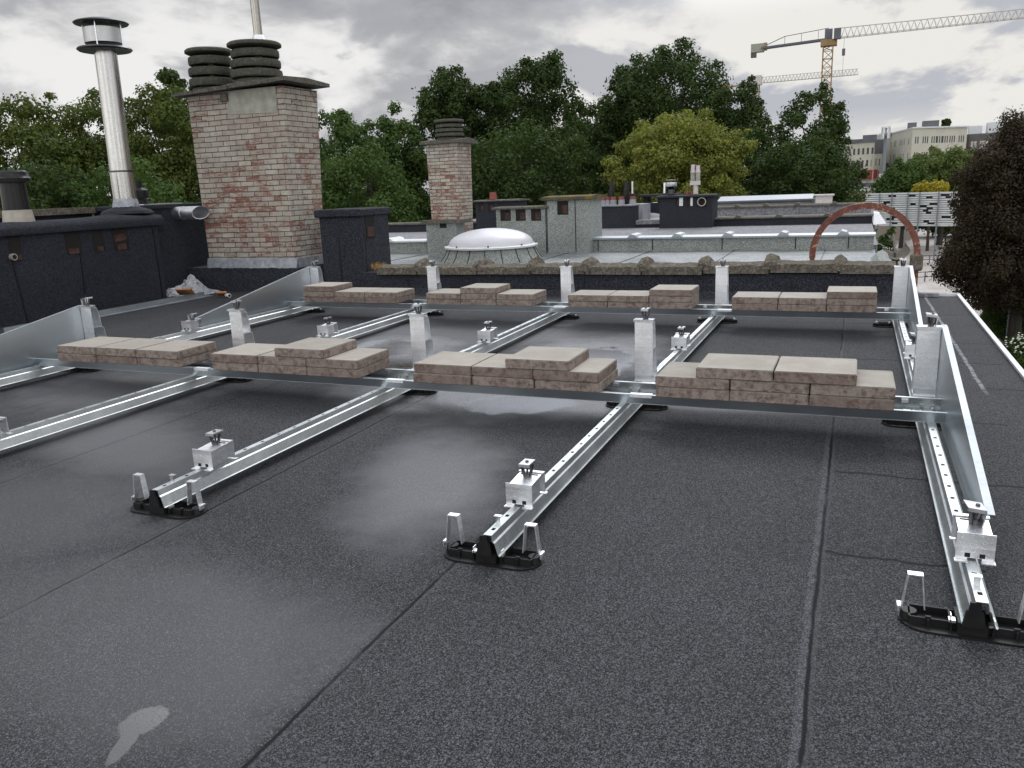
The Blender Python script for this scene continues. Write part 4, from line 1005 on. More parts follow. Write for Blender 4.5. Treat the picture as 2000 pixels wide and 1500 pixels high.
def foot(parent, x, y, clips, half=.148):
    m = MB(); n = 10; w2 = .060
    out = []
    for sgn in (1, -1):
        for k in range(n+1):
            th = -PI/2+PI*k/n
            if sgn < 0: th += PI
            out.append((x+sgn*(half-w2)+w2*math.cos(th), y+w2*math.sin(th)))
    m.prism(out, 'z', .001, .0055)
    ob = m.build('foot', 'plastic', parent)
    fr = MB(); w3 = .029; hz = .027
    for sgn in (-1, 1):
        fr.box((x-half+.022, y+sgn*w3-.0018, .0055), (x+half-.022, y+sgn*w3+.0018, hz-.004))
        fr.box((x+sgn*(half-.022)-.002, y-w3, .0055), (x+sgn*(half-.022)+.002, y+w3, hz-.004))
        fr.tube((x+sgn*(half-.022), y, .0055), (x+sgn*(half-.022), y, hz-.004), .020, .017, 12)
        fr.box((x+sgn*.042-.002, y-w3-.012, .0055), (x+sgn*.042+.002, y+w3, hz-.002))
        fr.box((x+sgn*.088-.002, y-w3-.010, .0055), (x+sgn*.088+.002, y-w3, hz-.004))
        fr.box((x+sgn*.088-.006, y-w3-.003, hz-.012), (x+sgn*.088+.006, y-w3+.003, hz+.001))
    fr.box((x-.032, y-w3+.010, .0055), (x+.032, y+w3-.002, .033))
    fr.build('frame', 'plastic', ob)
    if clips:
        for sgn in (-1, 1):
            c = MB(); xc = x+sgn*.118; yy_ = y+.002
            for s2 in (-1, 1):
                c.hexa([(xc+s2*.024-.0013, yy_-.010, .030), (xc+s2*.024+.0013, yy_-.010, .030), (xc+s2*.024+.0013, yy_+.010, .030), (xc+s2*.024-.0013, yy_+.010, .030)],
                       [(xc+s2*.015-.0013, yy_-.010, .112), (xc+s2*.015+.0013, yy_-.010, .112), (xc+s2*.015+.0013, yy_+.010, .112), (xc+s2*.015-.0013, yy_+.010, .112)])
            c.box((xc-.0163, yy_-.010, .1121), (xc+.0163, yy_+.010, .115))
            c.box((xc+sgn*.026, yy_-.012, .030), (xc+sgn*.034, yy_+.012, .035)); c.box((xc+sgn*.031-.001, yy_-.016, .020), (xc+sgn*.031+.001, yy_+.006, .036))
            c.build('clip', 'alu', ob)
        for sgn in (-1, 1):
            c = MB(); c.box((x+sgn*.040-.007, y-w3-.008, .024), (x+sgn*.040+.007, y-w3+.010, .030)); c.box((x+sgn*.043-.001, y-w3-.008, .022), (x+sgn*.043+.001, y-w3+.010, .042)); c.build('lug', 'alu', ob)
        c = MB()   # end cap closing the rail
        c.prism([(x-.024, .030), (x+.024, .030), (x+.017, .069), (x+.0125, .072), (x+.0105, .0905), (x-.0105, .0905), (x-.0125, .072), (x-.017, .069)], 'y', y-.059, y-.052)
        c.box((x-.030, y-.05, .006), (x+.030, y-.022, .034))
        c.build('end_cap', 'plastic', ob)
    else:
        for sgn in (-1, 1):
            c = MB(); c.tube((x+sgn*.045, y-w3-.004, .028), (x+sgn*.045, y-w3-.004, .036), .007, .006, 8); c.build('lug', 'alu', ob); c = MB(); c.tube((x+sgn*(half-.025), y-w3*.6, .030), (x+sgn*(half-.025), y-w3*.6, .036), .007, .006, 8); c.build('lug', 'alu', ob)
    return ob

def clamp(parent, x, y, z, outer=0, rz=0, tilt=0.0):
    R = Matrix.Rotation(rz, 3, 'Z') @ Matrix.Rotation(tilt, 3, 'Y')
    c0 = Vector((x, y, z))
    def tr(p): return c0 + R @ Vector(p)
    m = MB()
    for s2 in (-1, 1):
        pts = [tr((s2*.006, s2*.004, 0)), tr((s2*.010, s2*.006, .018)), tr((s2*.014, s2*.009, .040))]
        for a, b in zip(pts[:-1], pts[1:]): m.tube(a, b, .0056, .0056, 6)
    m.tube(tr((0, 0, -.005)), tr((0, 0, .052)), .0035, .0035, 8)
    m.box(tr((-.008, -.006, 0)), tr((-.008, -.006, 0))+Vector((.016, .012, .012)))
    cl_ = m.build('clamp', 'steel_dark', parent)
    m = MB()
    w_ = .017 if not outer else .021
    m.box(c0+Vector((-w_, -.027, .046)), c0+Vector((w_, .027, .0495)), R, c0+Vector((0, 0, .046)))
    m.box(c0+Vector((-w_, -.027, .040)), c0+Vector((w_, -.0245, .046)), R, c0+Vector((0, 0, .046)))
    m.box(c0+Vector((-w_, .0245, .040)), c0+Vector((w_, .027, .046)), R, c0+Vector((0, 0, .046)))
    if outer:
        m.box(c0+Vector((outer*w_-.0015, -.027, .004)), c0+Vector((outer*w_+.0015, .027, .0455)), R, c0+Vector((0, 0, .046)))
    m.build('top_plate', 'alu_cap', cl_)
    m = MB(); m.tube(tr((0, 0, .0496)), tr((0, 0, .0535)), .0055, .005, 10); m.build('screw', 'steel_dark', cl_)
    return cl_

def low_bracket(parent, x, y, outer=0):
    z = RAIL_T+.003
    m = MB()
    m.box((x-.042, y-.0015, z+.012), (x+.042, y+.0015, z+.068))
    m.box((x-.042, y-.0015, z), (x-.016, y+.0015, z+.0119)); m.box((x+.016, y-.0015, z), (x+.042, y+.0015, z+.0119))
    m.box((x-.044, y-.016, z-.003), (x-.014, y+.0015, z-.0004)); m.box((x+.014, y-.016, z-.003), (x+.044, y+.0015, z-.0004))
    # hollow extrusion: top, sides
    m.hexa([(x-.036, y+.002, z+.058), (x+.036, y+.002, z+.058), (x+.036, y+.112, z+.066), (x-.036, y+.112, z+.066)], [(x-.036, y+.002, z+.061), (x+.036, y+.002, z+.061), (x+.036, y+.112, z+.069), (x-.036, y+.112, z+.069)])
    m.hexa([(x-.034, y+.002, z+.003), (x+.034, y+.002, z+.003), (x+.034, y+.085, z+.010), (x-.034, y+.085, z+.010)], [(x-.034, y+.002, z+.0575), (x+.034, y+.002, z+.0575), (x+.034, y+.085, z+.0615), (x-.034, y+.085, z+.0615)])
    m.box((x-.040, y+.1125, z+.006), (x+.040, y+.116, z+.072)); m.box((x-.042, y+.1165, z-.003), (x-.014, y+.132, z)); m.box((x+.014, y+.1165, z-.003), (x+.042, y+.132, z))
    m.box((x-.040, y+.100, z+.0693), (x+.040, y+.112, z+.0722))
    o = m.build('low_bracket', 'alu', parent)
    m = MB(); m.box((x-.028, y+.086, z+.0678), (x+.028, y+.090, z+.0690)); m.box((x-.022, y-.0022, z+.006), (x-.010, y-.0016, z+.017)); m.box((x+.010, y-.0022, z+.006), (x+.022, y-.0016, z+.017)); m.build('slot', 'dark_hole', o)
    clamp(o, x, y+.072, z+.064, outer, rz=.12*outer, tilt=.14*outer)
    return o

def tower(parent, x, y, outer=0):
    z = RAIL_T+.012; w_ = .0425; t_ = .003; H = .285
    W = lambda p, q, tt=t_: m.wall((y+p[0], z+p[1]), (y+q[0], z+q[1]), tt, x-w_, x+w_)
    m = MB()
    W((0, 0), (0, H)); W((0, H), (.030, H)); W((.030, H), (.046, H-.016)); W((.046, H-.016), (.055, H-.05)); W((.055, H-.05), (.064, .150))
    W((.001, .150), (.064, .150)); W((.064, .150), (.076, .142)); W((.076, .142), (.098, .0)); W((0, .0), (.098, .0)); W((.001, .085), (.07, .1), .002) if False else None
    m.box((x-w_, y-.018, z-.0035), (x+w_, y-.0016, z)); m.box((x-w_, y-.003, z+.0), (x+w_, y-.0016, z+.03))
    m.box((x-w_, y-.0035, z+H-.026), (x+w_, y-.0016, z+H-.018))
    m.box((x-w_+.008, y+.01, RAIL_T+.001), (x+w_-.008, y+.085, z-.002))
    o = m.build('support_tower', 'alu', parent)
    m = MB(); m.box((x-w_-.004, y-.010, z+H+.002), (x+w_+.004, y+.036, z+H+.006)); m.box((x-w_-.004, y-.012, z+H-.004), (x+w_+.004, y-.0101, z+H+.006)); m.build('cap_plate', 'alu_cap', o)
    clamp(o, x+.006, y+.014, z+H+.006, outer, tilt=.10*outer)
    return o

rail_lab = ['leftmost mounting rail, with the galvanised side sheets standing on it at the left end',
            'second mounting rail from the left, front end cut off by the left edge',
            'middle mounting rail, whose front foot stands on the open roof left of centre',
            'fourth mounting rail from the left, its front foot nearest the bottom centre of the view',
            'rightmost mounting rail, with galvanised side sheets, running towards the front right corner']
for i, x in enumerate(RX):
    t = thing('mounting_rail', rail_lab[i], 'mounting rail', (x, -1.4, 0), 'parallel mounting rails of the panel frame')
    m = MB(); y0 = -1.392; rail_mesh(m, x, y0, 3.0)
    m.build('rail', 'galv', t)
    m = MB()    # splice sleeve
    for sg in (1, -1): m.prism([(x+sg*.0325, .038), (x+sg*.0228, .0735), (x+sg*.0212, .0735), (x+sg*.0308, .036)], 'y', .78, 1.02)
    m.box((x-.014, .80, RAIL_T+.0012), (x+.014, .99, RAIL_T+.0026))
    m.build('splice', 'galv', t)
    m = MB(); m.box((x-.009, -1.315, RAIL_T+.001), (x+.004, -1.311, RAIL_T+.022)); m.box((x-.014, -1.315, RAIL_T+.022), (x+.008, -1.300, RAIL_T+.024)); m.build('end_tab', 'alu_cap', t)
    foot(t, x-.012, -1.335, True)
    foot(t, x-.012, .335, False); foot(t, x-.012, 2.745, False)
    outer = -1 if i == 0 else (1 if i == 4 else 0)
    low_bracket(t, x+.008, -1.175, outer); low_bracket(t, x+.006, 1.235, outer)
    tower(t, x, .425, outer); tower(t, x, 2.835, outer)
    if outer:
        for yy0 in (0, 2.41):
            # triangular sheet from the low bracket up to the tower, with a folded top flange
            sg = outer; xs = x+sg*.0475; m = MB(); th = .0015
            A = (yy0-1.02, .050); B = (yy0-1.02, .155); Cc = (yy0+.425, .394); Dd = (yy0+.48, .394); E_ = (yy0+.52, .050)
            m.prism([A, E_, Dd, Cc, B], 'x', xs-th/2, xs+th/2)
            m.build('side_sheet', 'galv_plate', t)
            m = MB()
            m.prism([(B[0], B[1]), (Cc[0], Cc[1]), (Cc[0], Cc[1]+.002), (B[0], B[1]+.002)], 'x', xs-(.001 if sg > 0 else .020), xs+(.020 if sg > 0 else .001))
            m.prism([(Cc[0], Cc[1]), (Dd[0], Dd[1]), (Dd[0], Dd[1]+.002), (Cc[0], Cc[1]+.002)], 'x', xs-(.001 if sg > 0 else .020), xs+(.020 if sg > 0 else .001))
            m.build('sheet_flange', 'galv_matte', t)
# ballast beams: per row a front and a back beam; tiles rest on both
TZ = .140
stacks_x = [-1.7959, -.6616, .5511, 1.7017, -1.8469, -.6742, .5064, 1.6838]
for ri, (yr0, rowname) in enumerate(((0, 'near'), (2.4098, 'far'))):
    for bi, (yb_, bn) in enumerate(((.045, 'front'), (.245, 'back'))):
        t = thing('ballast_beam', '%s of the two galvanised beams under the %s row of pavers' % (bn, rowname), 'beam', (.4, yr0+yb_, 0), 'galvanised beams under the pavers')
        x0, x1 = RX[0]-.13, RX[-1]+.055; m = MB(); yc = yr0+yb_
        th = .002
        # web, leaning; top lip towards outside; bottom flange inwards
        s_ = -1 if bi == 0 else 1
        def pr(pts): m.prism(pts, 'x', x0, x1)
        yt, ybm = yc-.010, yc
        pr([(yt, TZ-.002), (yt+th, TZ-.002), (ybm+th, RAIL_T+.003), (ybm, RAIL_T+.003)])
        pr([(yt-(.002 if s_ > 0 else .012), TZ-.0018), (yt+(.014 if s_ > 0 else .004), TZ-.0018), (yt+(.014 if s_ > 0 else .004), TZ), (yt-(.002 if s_ > 0 else .012), TZ)])
        pr([(ybm-.001 if s_ < 0 else ybm-.018, RAIL_T+.0010), (ybm+.020 if s_ < 0 else ybm+.003, RAIL_T+.0010), (ybm+.020 if s_ < 0 else ybm+.003, RAIL_T+.0028), (ybm-.001 if s_ < 0 else ybm-.018, RAIL_T+.0028)])
        m.build('beam', 'galv_plate' if bi == 0 else 'galv', t)
        for xr in RX[1:4]:
            m = MB(); m.box((xr+.035, yt-.012, TZ+.0003), (xr+.13, yt+.013, TZ+.0018)); m.box((xr+.035, yt-.0145, TZ-.012), (xr+.13, yt-.0128, TZ+.0018)) if bi == 0 else None
            m.build('splice', 'alu_matte', t)
        m = MB()
        for xr in RX: 
            for dx_ in (-.02, .02): m.tube((xr+dx_, yc-s_*.012, RAIL_T+.003), (xr+dx_, yc-s_*.012, RAIL_T+.013), .006, .006, 6)
            m.box((xr-.095, yc-s_*.006, TZ-.020), (xr-.070, yc-s_*.024, TZ-.006) if True else None)
        m.build('bolts', 'alu_cap', t)

# ---------------------------------------------------------------- concrete pavers
def paver_mesh(seed):
    r = random.Random(seed); bm = bmesh.new(); S, Tk = .1497, .0436
    bmesh.ops.create_cube(bm, size=1)
    for v in bm.verts: v.co = Vector((v.co.x*2*S+r.uniform(-.0006, .0006), v.co.y*2*S+r.uniform(-.0006, .0006), (v.co.z+.5)*Tk))
    vert = [e for e in bm.edges if abs(e.verts[0].co.z-e.verts[1].co.z) > .02]
    bmesh.ops.bevel(bm, geom=vert, offset=.0035, segments=2, affect='EDGES')
    top = [e for e in bm.edges if e.verts[0].co.z > Tk*.9 and e.verts[1].co.z > Tk*.9]
    bmesh.ops.bevel(bm, geom=top, offset=.0032, segments=2, affect='EDGES')
    bot = [e for e in bm.edges if e.verts[0].co.z < Tk*.1 and e.verts[1].co.z < Tk*.1]
    bmesh.ops.bevel(bm, geom=bot, offset=.0025, segments=1, affect='EDGES')
    me = bpy.data.meshes.new('concrete_paver'); bm.to_mesh(me); bm.free(); me.materials.append(M['paver']); return me
pm = [paver_mesh(s_) for s_ in range(5)]
pr_ = random.Random(31)
ordn = ['first', 'second', 'third', 'fourth']
def paver(x, y, z, label, i):
    o = bpy.data.objects.new('concrete_paver', pm[i % 5]); COL.objects.link(o)
    o.location = (x+.1515, y+.1505, z); o.rotation_euler = (0, 0, pr_.choice((0, PI/2, PI, -PI/2))+pr_.uniform(-.006, .006))
    tag(o, label, 'paver', 'concrete pavers piled on the beams'); return o
cnt = 0
# residual height of each pile (beams sag slightly)
for si, sx in enumerate(stacks_x):
    row = 'near' if si < 4 else 'far'; y0 = 0 if si < 4 else 2.4098; k = si % 4
    for layer, ln in ((0, 'bottom'), (1, 'middle')):
        for j, pn in enumerate(('left', 'centre', 'right')):
            top_free = True
            lab = '%s paver in the %s layer of the %s pile from the left, %s row' % (pn, 'bottom' if layer == 0 else ('top' if si == 0 else 'second'), ordn[k], row)
            jx = pr_.uniform(-.0015, .0015); jy = pr_.uniform(-.006, .006)
            paver(sx+j*.303+jx, y0+jy+.004, TZ+.001+layer*.0450, lab, cnt); cnt += 1
third = []
def X3(u, v): return at(u, v, y=0.0).x
third.append((1, X3(535, 697), 0, 'single paver topping the second pile from the left in the near row'))
third.append((2, X3(985.5, 720), 0, 'single paver topping the third pile from the left in the near row'))
third.append((3, X3(1358, 738), 0, 'left of the two pavers topping the rightmost pile in the near row'))
third.append((3, X3(1358, 738)+.305, 0, 'right of the two pavers topping the rightmost pile in the near row'))
third.append((4, stacks_x[4]+.002, 2.4098, 'single raised paver at the left end of the leftmost pile in the far row'))
third.append((5, stacks_x[5]+.303, 2.4098, 'single raised paver on the middle of the second pile in the far row'))
third.append((6, stacks_x[6]+.606, 2.4098, 'single raised paver at the right end of the third pile in the far row'))
third.append((7, stacks_x[7]+.604, 2.4098, 'single raised paver at the right end of the rightmost pile in the far row'))
for (k, x, y0, lab) in third:
    paver(x, y0+pr_.uniform(-.004, .006), TZ+.001+.0900, lab, cnt); cnt += 1

# small moss clump in the puddle, bit of straw at coping
m = MB(); r2 = random.Random(4)
for (cu, cv, n_) in ((873, 698, 60), (785, 714, 90)):
    q = at(cu, cv, z=0)
    for k in range(n_):
        c = Vector((q.x+r2.gauss(0, .03), q.y+r2.gauss(0, .015), .001)); s_ = r2.uniform(.003, .008)
        m.lathe([(s_, 0), (s_*.6, s_*.7), (0, s_)], c, 5)
o = m.build('moss', 'coping'); tag(o, 'dark crumbs of moss and dirt lying at the puddle behind the near row', 'moss'); o['kind'] = 'stuff'

# ================================================================= TREES
def leaves_mesh(name, centers, radii, n_per, size, mat, seed, flat=.85, shell=.35):
    r = np.random.default_rng(seed)
    C_ = []; N_ = []; S_ = []; Tn = []
    for c, rad, n in zip(centers, radii, n_per):
        d = r.normal(size=(n, 3)); d /= np.linalg.norm(d, axis=1)[:, None]
        rr_ = rad*(shell+(1-shell)*r.random((n, 1))**.5)*(1+.18*r.normal(size=(n, 1)))
        p = d*rr_; p[:, 2] *= flat
        C_.append(np.asarray(c)+p); nn = d+r.normal(size=(n, 3))*.55; nn[:, 2] += .35; N_.append(nn)
        S_.append(size*(.6+.8*r.random(n))); Tn.append(np.clip(r.random(n)*.6+.4*r.random()*np.ones(n), 0, 1))
    C_ = np.concatenate(C_); N_ = np.concatenate(N_); S_ = np.concatenate(S_); Tn = np.concatenate(Tn)
    N_ /= np.linalg.norm(N_, axis=1)[:, None]
    a = np.cross(N_, r.normal(size=N_.shape)); a /= np.linalg.norm(a, axis=1)[:, None]; b = np.cross(N_, a)
    a *= S_[:, None]*.5; b *= S_[:, None]*.33
    n = len(C_)
    V = np.empty((n, 4, 3)); V[:, 0] = C_-a; V[:, 1] = C_-b+a*.1; V[:, 2] = C_+a; V[:, 3] = C_+b+a*.1
    V[:, 1] += N_*S_[:, None]*.08; V[:, 3] += N_*S_[:, None]*.08
    me = bpy.data.meshes.new(name); me.vertices.add(n*4); me.vertices.foreach_set('co', V.astype(np.float32).ravel())
    me.loops.add(n*4); me.loops.foreach_set('vertex_index', np.arange(n*4, dtype=np.int32))
    me.polygons.add(n); me.polygons.foreach_set('loop_start', np.arange(0, n*4, 4, dtype=np.int32))
    at_ = me.attributes.new('tint', 'FLOAT', 'FACE'); at_.data.foreach_set('value', Tn.astype(np.float32))
    me.update(); me.validate(); me.materials.append(M[mat]); return me

def tree(name, label, u, vtop, hw, d, mat, group, zc_frac=.45, nleaf=26000, leaf=.17, seed=1, clump=.26, ncl=46, low=None, squash=1.0, trunk=True, flat=.85, cat='tree', cone=0.0):
    r = random.Random(seed)
    top = at(u, vtop, d=d); base = Vector((top.x, top.y, -8.0)); R = hw/FPX*d
    Ht = top.z+8; zlow = low if low is not None else Ht*.22
    cz = (Ht+zlow)/2; hz = (Ht-zlow)/2
    t = thing(name, label, cat, base, group); del t['_org']
    cs, rs = [], []
    ga = PI*(3-5**.5)
    for k in range(ncl):
        v = 1-2*(k+.5)/ncl; an = k*ga+r.uniform(-.3, .3); rad = max(0, 1-abs(v)**2.8)**(1/2.2)
        q = r.uniform(.62, .98)
        cr = R*clump*r.uniform(.65, 1.35)
        taper = 1-cone*max(0, (v+1)/2)
        c = ((R-cr*.6)*rad*q*math.cos(an)*taper, (R-cr*.6)*rad*q*math.sin(an)*taper, cz+(hz-cr*.75)*v*q**.3)
        cs.append(c); rs.append(cr)
    for k in range(ncl//3):     # inner mass
        c = (R*r.uniform(-.45, .45), R*r.uniform(-.45, .45), cz+hz*r.uniform(-.7, .6)); cs.append(c); rs.append(R*clump*1.2)
    # small outlying sprays break the outline
    for k in range(ncl):
        j = r.randrange(ncl); c0 = Vector(cs[j]); dirv = (c0-Vector((0, 0, cz))); dirv.z *= .8
        if dirv.length < .01: continue
        dirv.normalize(); c = c0+dirv*rs[j]*r.uniform(.6, .98)+Vector((r.gauss(0, .09), r.gauss(0, .09), r.gauss(0, .05)))*R*.5
        if c.z > Ht-.1: c.z = Ht-.2
        cs.append(tuple(c)); rs.append(rs[j]*r.uniform(.25, .5))
    vol = np.array(rs)**2; npn = np.maximum(20, (nleaf*vol/vol.sum())).astype(int)
    me = leaves_mesh('crown', cs, rs, npn, leaf, mat, seed, flat)
    o = bpy.data.objects.new('crown', me); COL.objects.link(o); o.parent = t
    if trunk:
        m = MB(); tr = max(.12, R*.06)
        pts = [Vector((0, 0, -.05)), Vector((r.uniform(-.1, .1), r.uniform(-.1, .1), zlow*.7)), Vector((r.uniform(-.2, .2), r.uniform(-.2, .2), cz)), Vector((r.uniform(-.3, .3), r.uniform(-.3, .3), cz+hz*.6))]
        m.path(pts, [tr*1.4, tr, tr*.6, tr*.2], 8)
        for k in range(14):
            s0 = pts[1].lerp(pts[2], r.random()) if k < 8 else pts[2].lerp(pts[3], r.random())
            e = Vector(cs[r.randrange(ncl)]); mid = s0.lerp(e, .5)+Vector((0, 0, -.06*(e-s0).length))
            m.path([s0, mid, e], [tr*.42, tr*.26, tr*.08], 6)
        m.build('trunk', 'bark', t)
    return t
G_ = 'trees behind the houses'
def T_(name, label, *a, **k): tree(name, label, *a, **k)
T_('robinia_tree', 'feathery green tree at the left edge behind the black flue', 30, 172, 125, 30, 'leaf_robinia', G_, seed=1, nleaf=52000, leaf=.13, flat=.68, clump=.25, ncl=84, low=3)
T_('robinia_tree', 'feathery green tree behind the tall steel flue, left of the poplar', 165, 166, 115, 33, 'leaf_robinia', G_, seed=2, nleaf=52000, leaf=.13, flat=.68, clump=.25, ncl=80, low=3)
T_('robinia_tree', 'feathery green tree against the left side of the big brick chimney', 320, 146, 118, 31, 'leaf_robinia', G_, seed=3, nleaf=54000, leaf=.13, flat=.68, clump=.25, ncl=84, low=3)
T_('poplar_tree', 'dark narrow tree top poking above the feathery trees left of the chimney', 325, 108, 42, 55, 'leaf_dark', G_, seed=4, nleaf=16000, leaf=.24, clump=.34, ncl=40)
T_('shrub_tree', 'low dark green bushy tree behind the black flue at the left edge', 60, 300, 135, 26, 'leaf_dark', G_, seed=5, nleaf=24000, leaf=.13, low=4)
T_('shrub_tree', 'low green bushy tree left of the big chimney behind the horizontal pipe', 240, 300, 130, 27, 'leaf_mid', G_, seed=6, nleaf=24000, leaf=.13, low=4)
T_('lime_tree', 'soft mid green tree just right of the big brick chimney', 655, 192, 95, 40, 'leaf_mid', G_, seed=7, nleaf=38000, leaf=.15, ncl=60, clump=.23)
T_('lime_tree', 'soft mid green tree between the big chimney and the slim chimney', 755, 196, 85, 43, 'leaf_mid', G_, seed=8, nleaf=34000, leaf=.16, ncl=56, clump=.23)
T_('lime_tree', 'low mid green tree left of the slim chimney, above the black box', 705, 262, 125, 34, 'leaf_mid', G_, seed=9, nleaf=34000, leaf=.14, ncl=60, clump=.22)
T_('oak_tree', 'dark green oak crown directly behind the slim brick chimney', 868, 118, 100, 46, 'leaf_dark', G_, seed=10, nleaf=42000, leaf=.18, clump=.22, ncl=64)
T_('oak_tree', 'dark oak crown between the slim chimney and the large oak', 955, 150, 90, 49, 'leaf_dark', G_, seed=41, nleaf=30000, leaf=.19, clump=.24)
T_('oak_tree', 'large dark green oak crown right of the slim chimney', 1050, 96, 125, 46, 'leaf_dark', G_, seed=11, nleaf=54000, leaf=.18, clump=.2, ncl=76)
T_('oak_tree', 'lower dark green oak filling behind the pale green vent shafts', 1010, 230, 170, 38, 'leaf_dark', G_, seed=12, nleaf=44000, leaf=.16, clump=.21, ncl=70)
T_('oak_tree', 'tallest dark oak crown above the yellow green tree', 1310, 78, 155, 52, 'leaf_dark', G_, seed=13, nleaf=66000, leaf=.19, clump=.18, ncl=96)
T_('oak_tree', 'dark oak shoulder on the left of the tallest oak', 1215, 128, 75, 50, 'leaf_dark', G_, seed=42, nleaf=26000, leaf=.19, clump=.25)
T_('oak_tree', 'dark oak between the tallest oak and the crane', 1445, 150, 85, 50, 'leaf_dark', G_, seed=14, nleaf=30000, leaf=.18, clump=.24)
T_('maple_tree', 'rounded yellow green tree in front of the dark oaks', 1318, 206, 146, 36, 'leaf_yellow', G_, seed=15, nleaf=70000, leaf=.12, clump=.2, ncl=70, low=6.2, flat=.6)
T_('oak_tree', 'loose dark oak with sky gaps in front of the crane mast', 1590, 155, 95, 42, 'leaf_dark', G_, seed=16, nleaf=26000, leaf=.16, clump=.22, ncl=48)
T_('oak_tree', 'broad low dark oak under the crane, left of the slatted screen', 1575, 255, 135, 38, 'leaf_dark', G_, seed=17, nleaf=52000, leaf=.15, clump=.19, ncl=80)
T_('oak_tree', 'low dark oak right of the yellow green tree', 1460, 235, 90, 44, 'leaf_dark', G_, seed=18, nleaf=30000, leaf=.17)
T_('shrub_tree', 'small dark shrub tree beyond the far gable, below the slatted screen', 1735, 440, 30, 34, 'leaf_dark', G_, seed=19, nleaf=7000, leaf=.14, low=.5)
T_('oak_tree', 'dark green tree filling the gap behind the two tallest oaks', 1160, 178, 95, 56, 'leaf_dark', G_, seed=31, nleaf=30000, leaf=.2)
T_('willow_tree', 'pale green willow in front of the long cream building', 1850, 284, 78, 98, 'leaf_willow', 'distant trees on the right', seed=20, nleaf=34000, leaf=.32, clump=.24)
T_('willow_tree', 'mid green round tree left of the willow, below the cream building', 1772, 306, 58, 96, 'leaf_mid', 'distant trees on the right', seed=21, nleaf=22000, leaf=.32, clump=.25)
T_('golden_tree', 'small golden yellow shrub above the top of the slatted screen', 1822, 349, 38, 92, 'leaf_gold', 'distant trees on the right', seed=22, nleaf=8000, leaf=.28, low=4)
T_('willow_tree', 'green tree behind the slatted screen under the golden shrub', 1850, 400, 60, 112, 'leaf_mid', 'distant trees on the right', seed=23, nleaf=9000, leaf=.4, low=.5)
T_('copper_maple', 'big dark reddish brown maple overhanging from the right edge', 2030, 200, 205, 38, 'leaf_red', None, seed=24, nleaf=210000, leaf=.12, clump=.16, ncl=190, low=1.7, cone=.62)
T_('garden_bush', 'green bush with a wire fence beside it, below the copper maple', 1992, 548, 66, 42, 'leaf_bush', None, seed=25, nleaf=30000, leaf=.11, low=.1, trunk=False, cat='bush')
T_('garden_bush', 'dark green bush nearer the path, left of the wire fence below the maple', 1950, 588, 34, 45, 'leaf_bush', None, seed=45, nleaf=16000, leaf=.11, low=.1, trunk=False, cat='bush')
T_('garden_bush', 'low flowering bush with pale blossoms at the right edge beyond the roof', 2008, 650, 44, 36, 'leaf_mid', None, seed=26, nleaf=16000, leaf=.09, low=.1, trunk=False, cat='bush')
m = MB(); r2 = random.Random(6); q = at(1995, 672, d=35.2)
for k in range(60):
    c = q+Vector((r2.gauss(0, .35), r2.gauss(0, .25), r2.gauss(0, .2))); m.lathe([(0, -.03), (.05, 0), (0, .03)], c, 6)
o = m.build('blossom', 'petal', None, q); tag(o, 'pale white blossoms on the flowering bush at the right edge', 'blossoms'); o['kind'] = 'stuff'

# wire fence post beside the bush
t = thing('wire_fence', 'thin grey wire fence with steel posts beside the lawn at the right', 'fence', (9.8, 46, -8))
m = MB()
for (px, py) in ((9.75, 46.5), (9.7, 43.2), (9.9, 50)): m.tube((px, py, -7.9), (px, py, -5.7), .04, .04, 8)
m.build('post', 'post', t)
m = MB()
for k in range(9): m.tube((9.7, 43.2, -7.7+k*.24), (9.9, 50, -7.7+k*.24), .006, .006, 4)
m.build('wire', 'post', t)

# ================================================================= FAR THINGS
# slatted screen on posts
a = at(1690, 392, d=88); b = at(1905, 365, d=80)
dirx = Vector((b.x-a.x, b.y-a.y, 0)); Ls = dirx.length; dirx.normalize(); nrm = Vector((dirx.y, -dirx.x, 0))
ztop, zbot = (a.z+b.z)/2, (a.z+b.z)/2-3.05
t = thing('slatted_screen', 'raised pale grey slatted screen with dark random gaps on thin blue grey posts', 'screen', (a.x, a.y, -8))
m = MB(); rr = random.Random(77); rows = 14; ph = (ztop-zbot)/rows
for r_ in range(rows):
    s_ = 0
    z0 = zbot+r_*ph
    while s_ < Ls:
        L_ = rr.uniform(1.0, 3.4); e = min(Ls, s_+L_)
        p = Vector((a.x, a.y, 0))+dirx*s_; q = Vector((a.x, a.y, 0))+dirx*e
        m.hexa([(p.x, p.y, z0), (q.x, q.y, z0), (q.x-nrm.x*.1, q.y-nrm.y*.1, z0), (p.x-nrm.x*.1, p.y-nrm.y*.1, z0)], [(p.x, p.y, z0+ph*.74), (q.x, q.y, z0+ph*.74), (q.x-nrm.x*.1, q.y-nrm.y*.1, z0+ph*.74), (p.x-nrm.x*.1, p.y-nrm.y*.1, z0+ph*.74)])
        s_ = e+(rr.uniform(.55, .95) if rr.random() < .72 else .0)
m.build('slats', 'slat', t)
m = MB(); p = Vector((a.x, a.y, 0))-nrm*.5; q = p+dirx*Ls
m.hexa([(p.x, p.y, zbot), (q.x, q.y, zbot), (q.x-nrm.x*.05, q.y-nrm.y*.05, zbot), (p.x-nrm.x*.05, p.y-nrm.y*.05, zbot)], [(p.x, p.y, ztop), (q.x, q.y, ztop), (q.x-nrm.x*.05, q.y-nrm.y*.05, ztop), (p.x-nrm.x*.05, p.y-nrm.y*.05, ztop)])
m.build('back_panel', 'window', t)
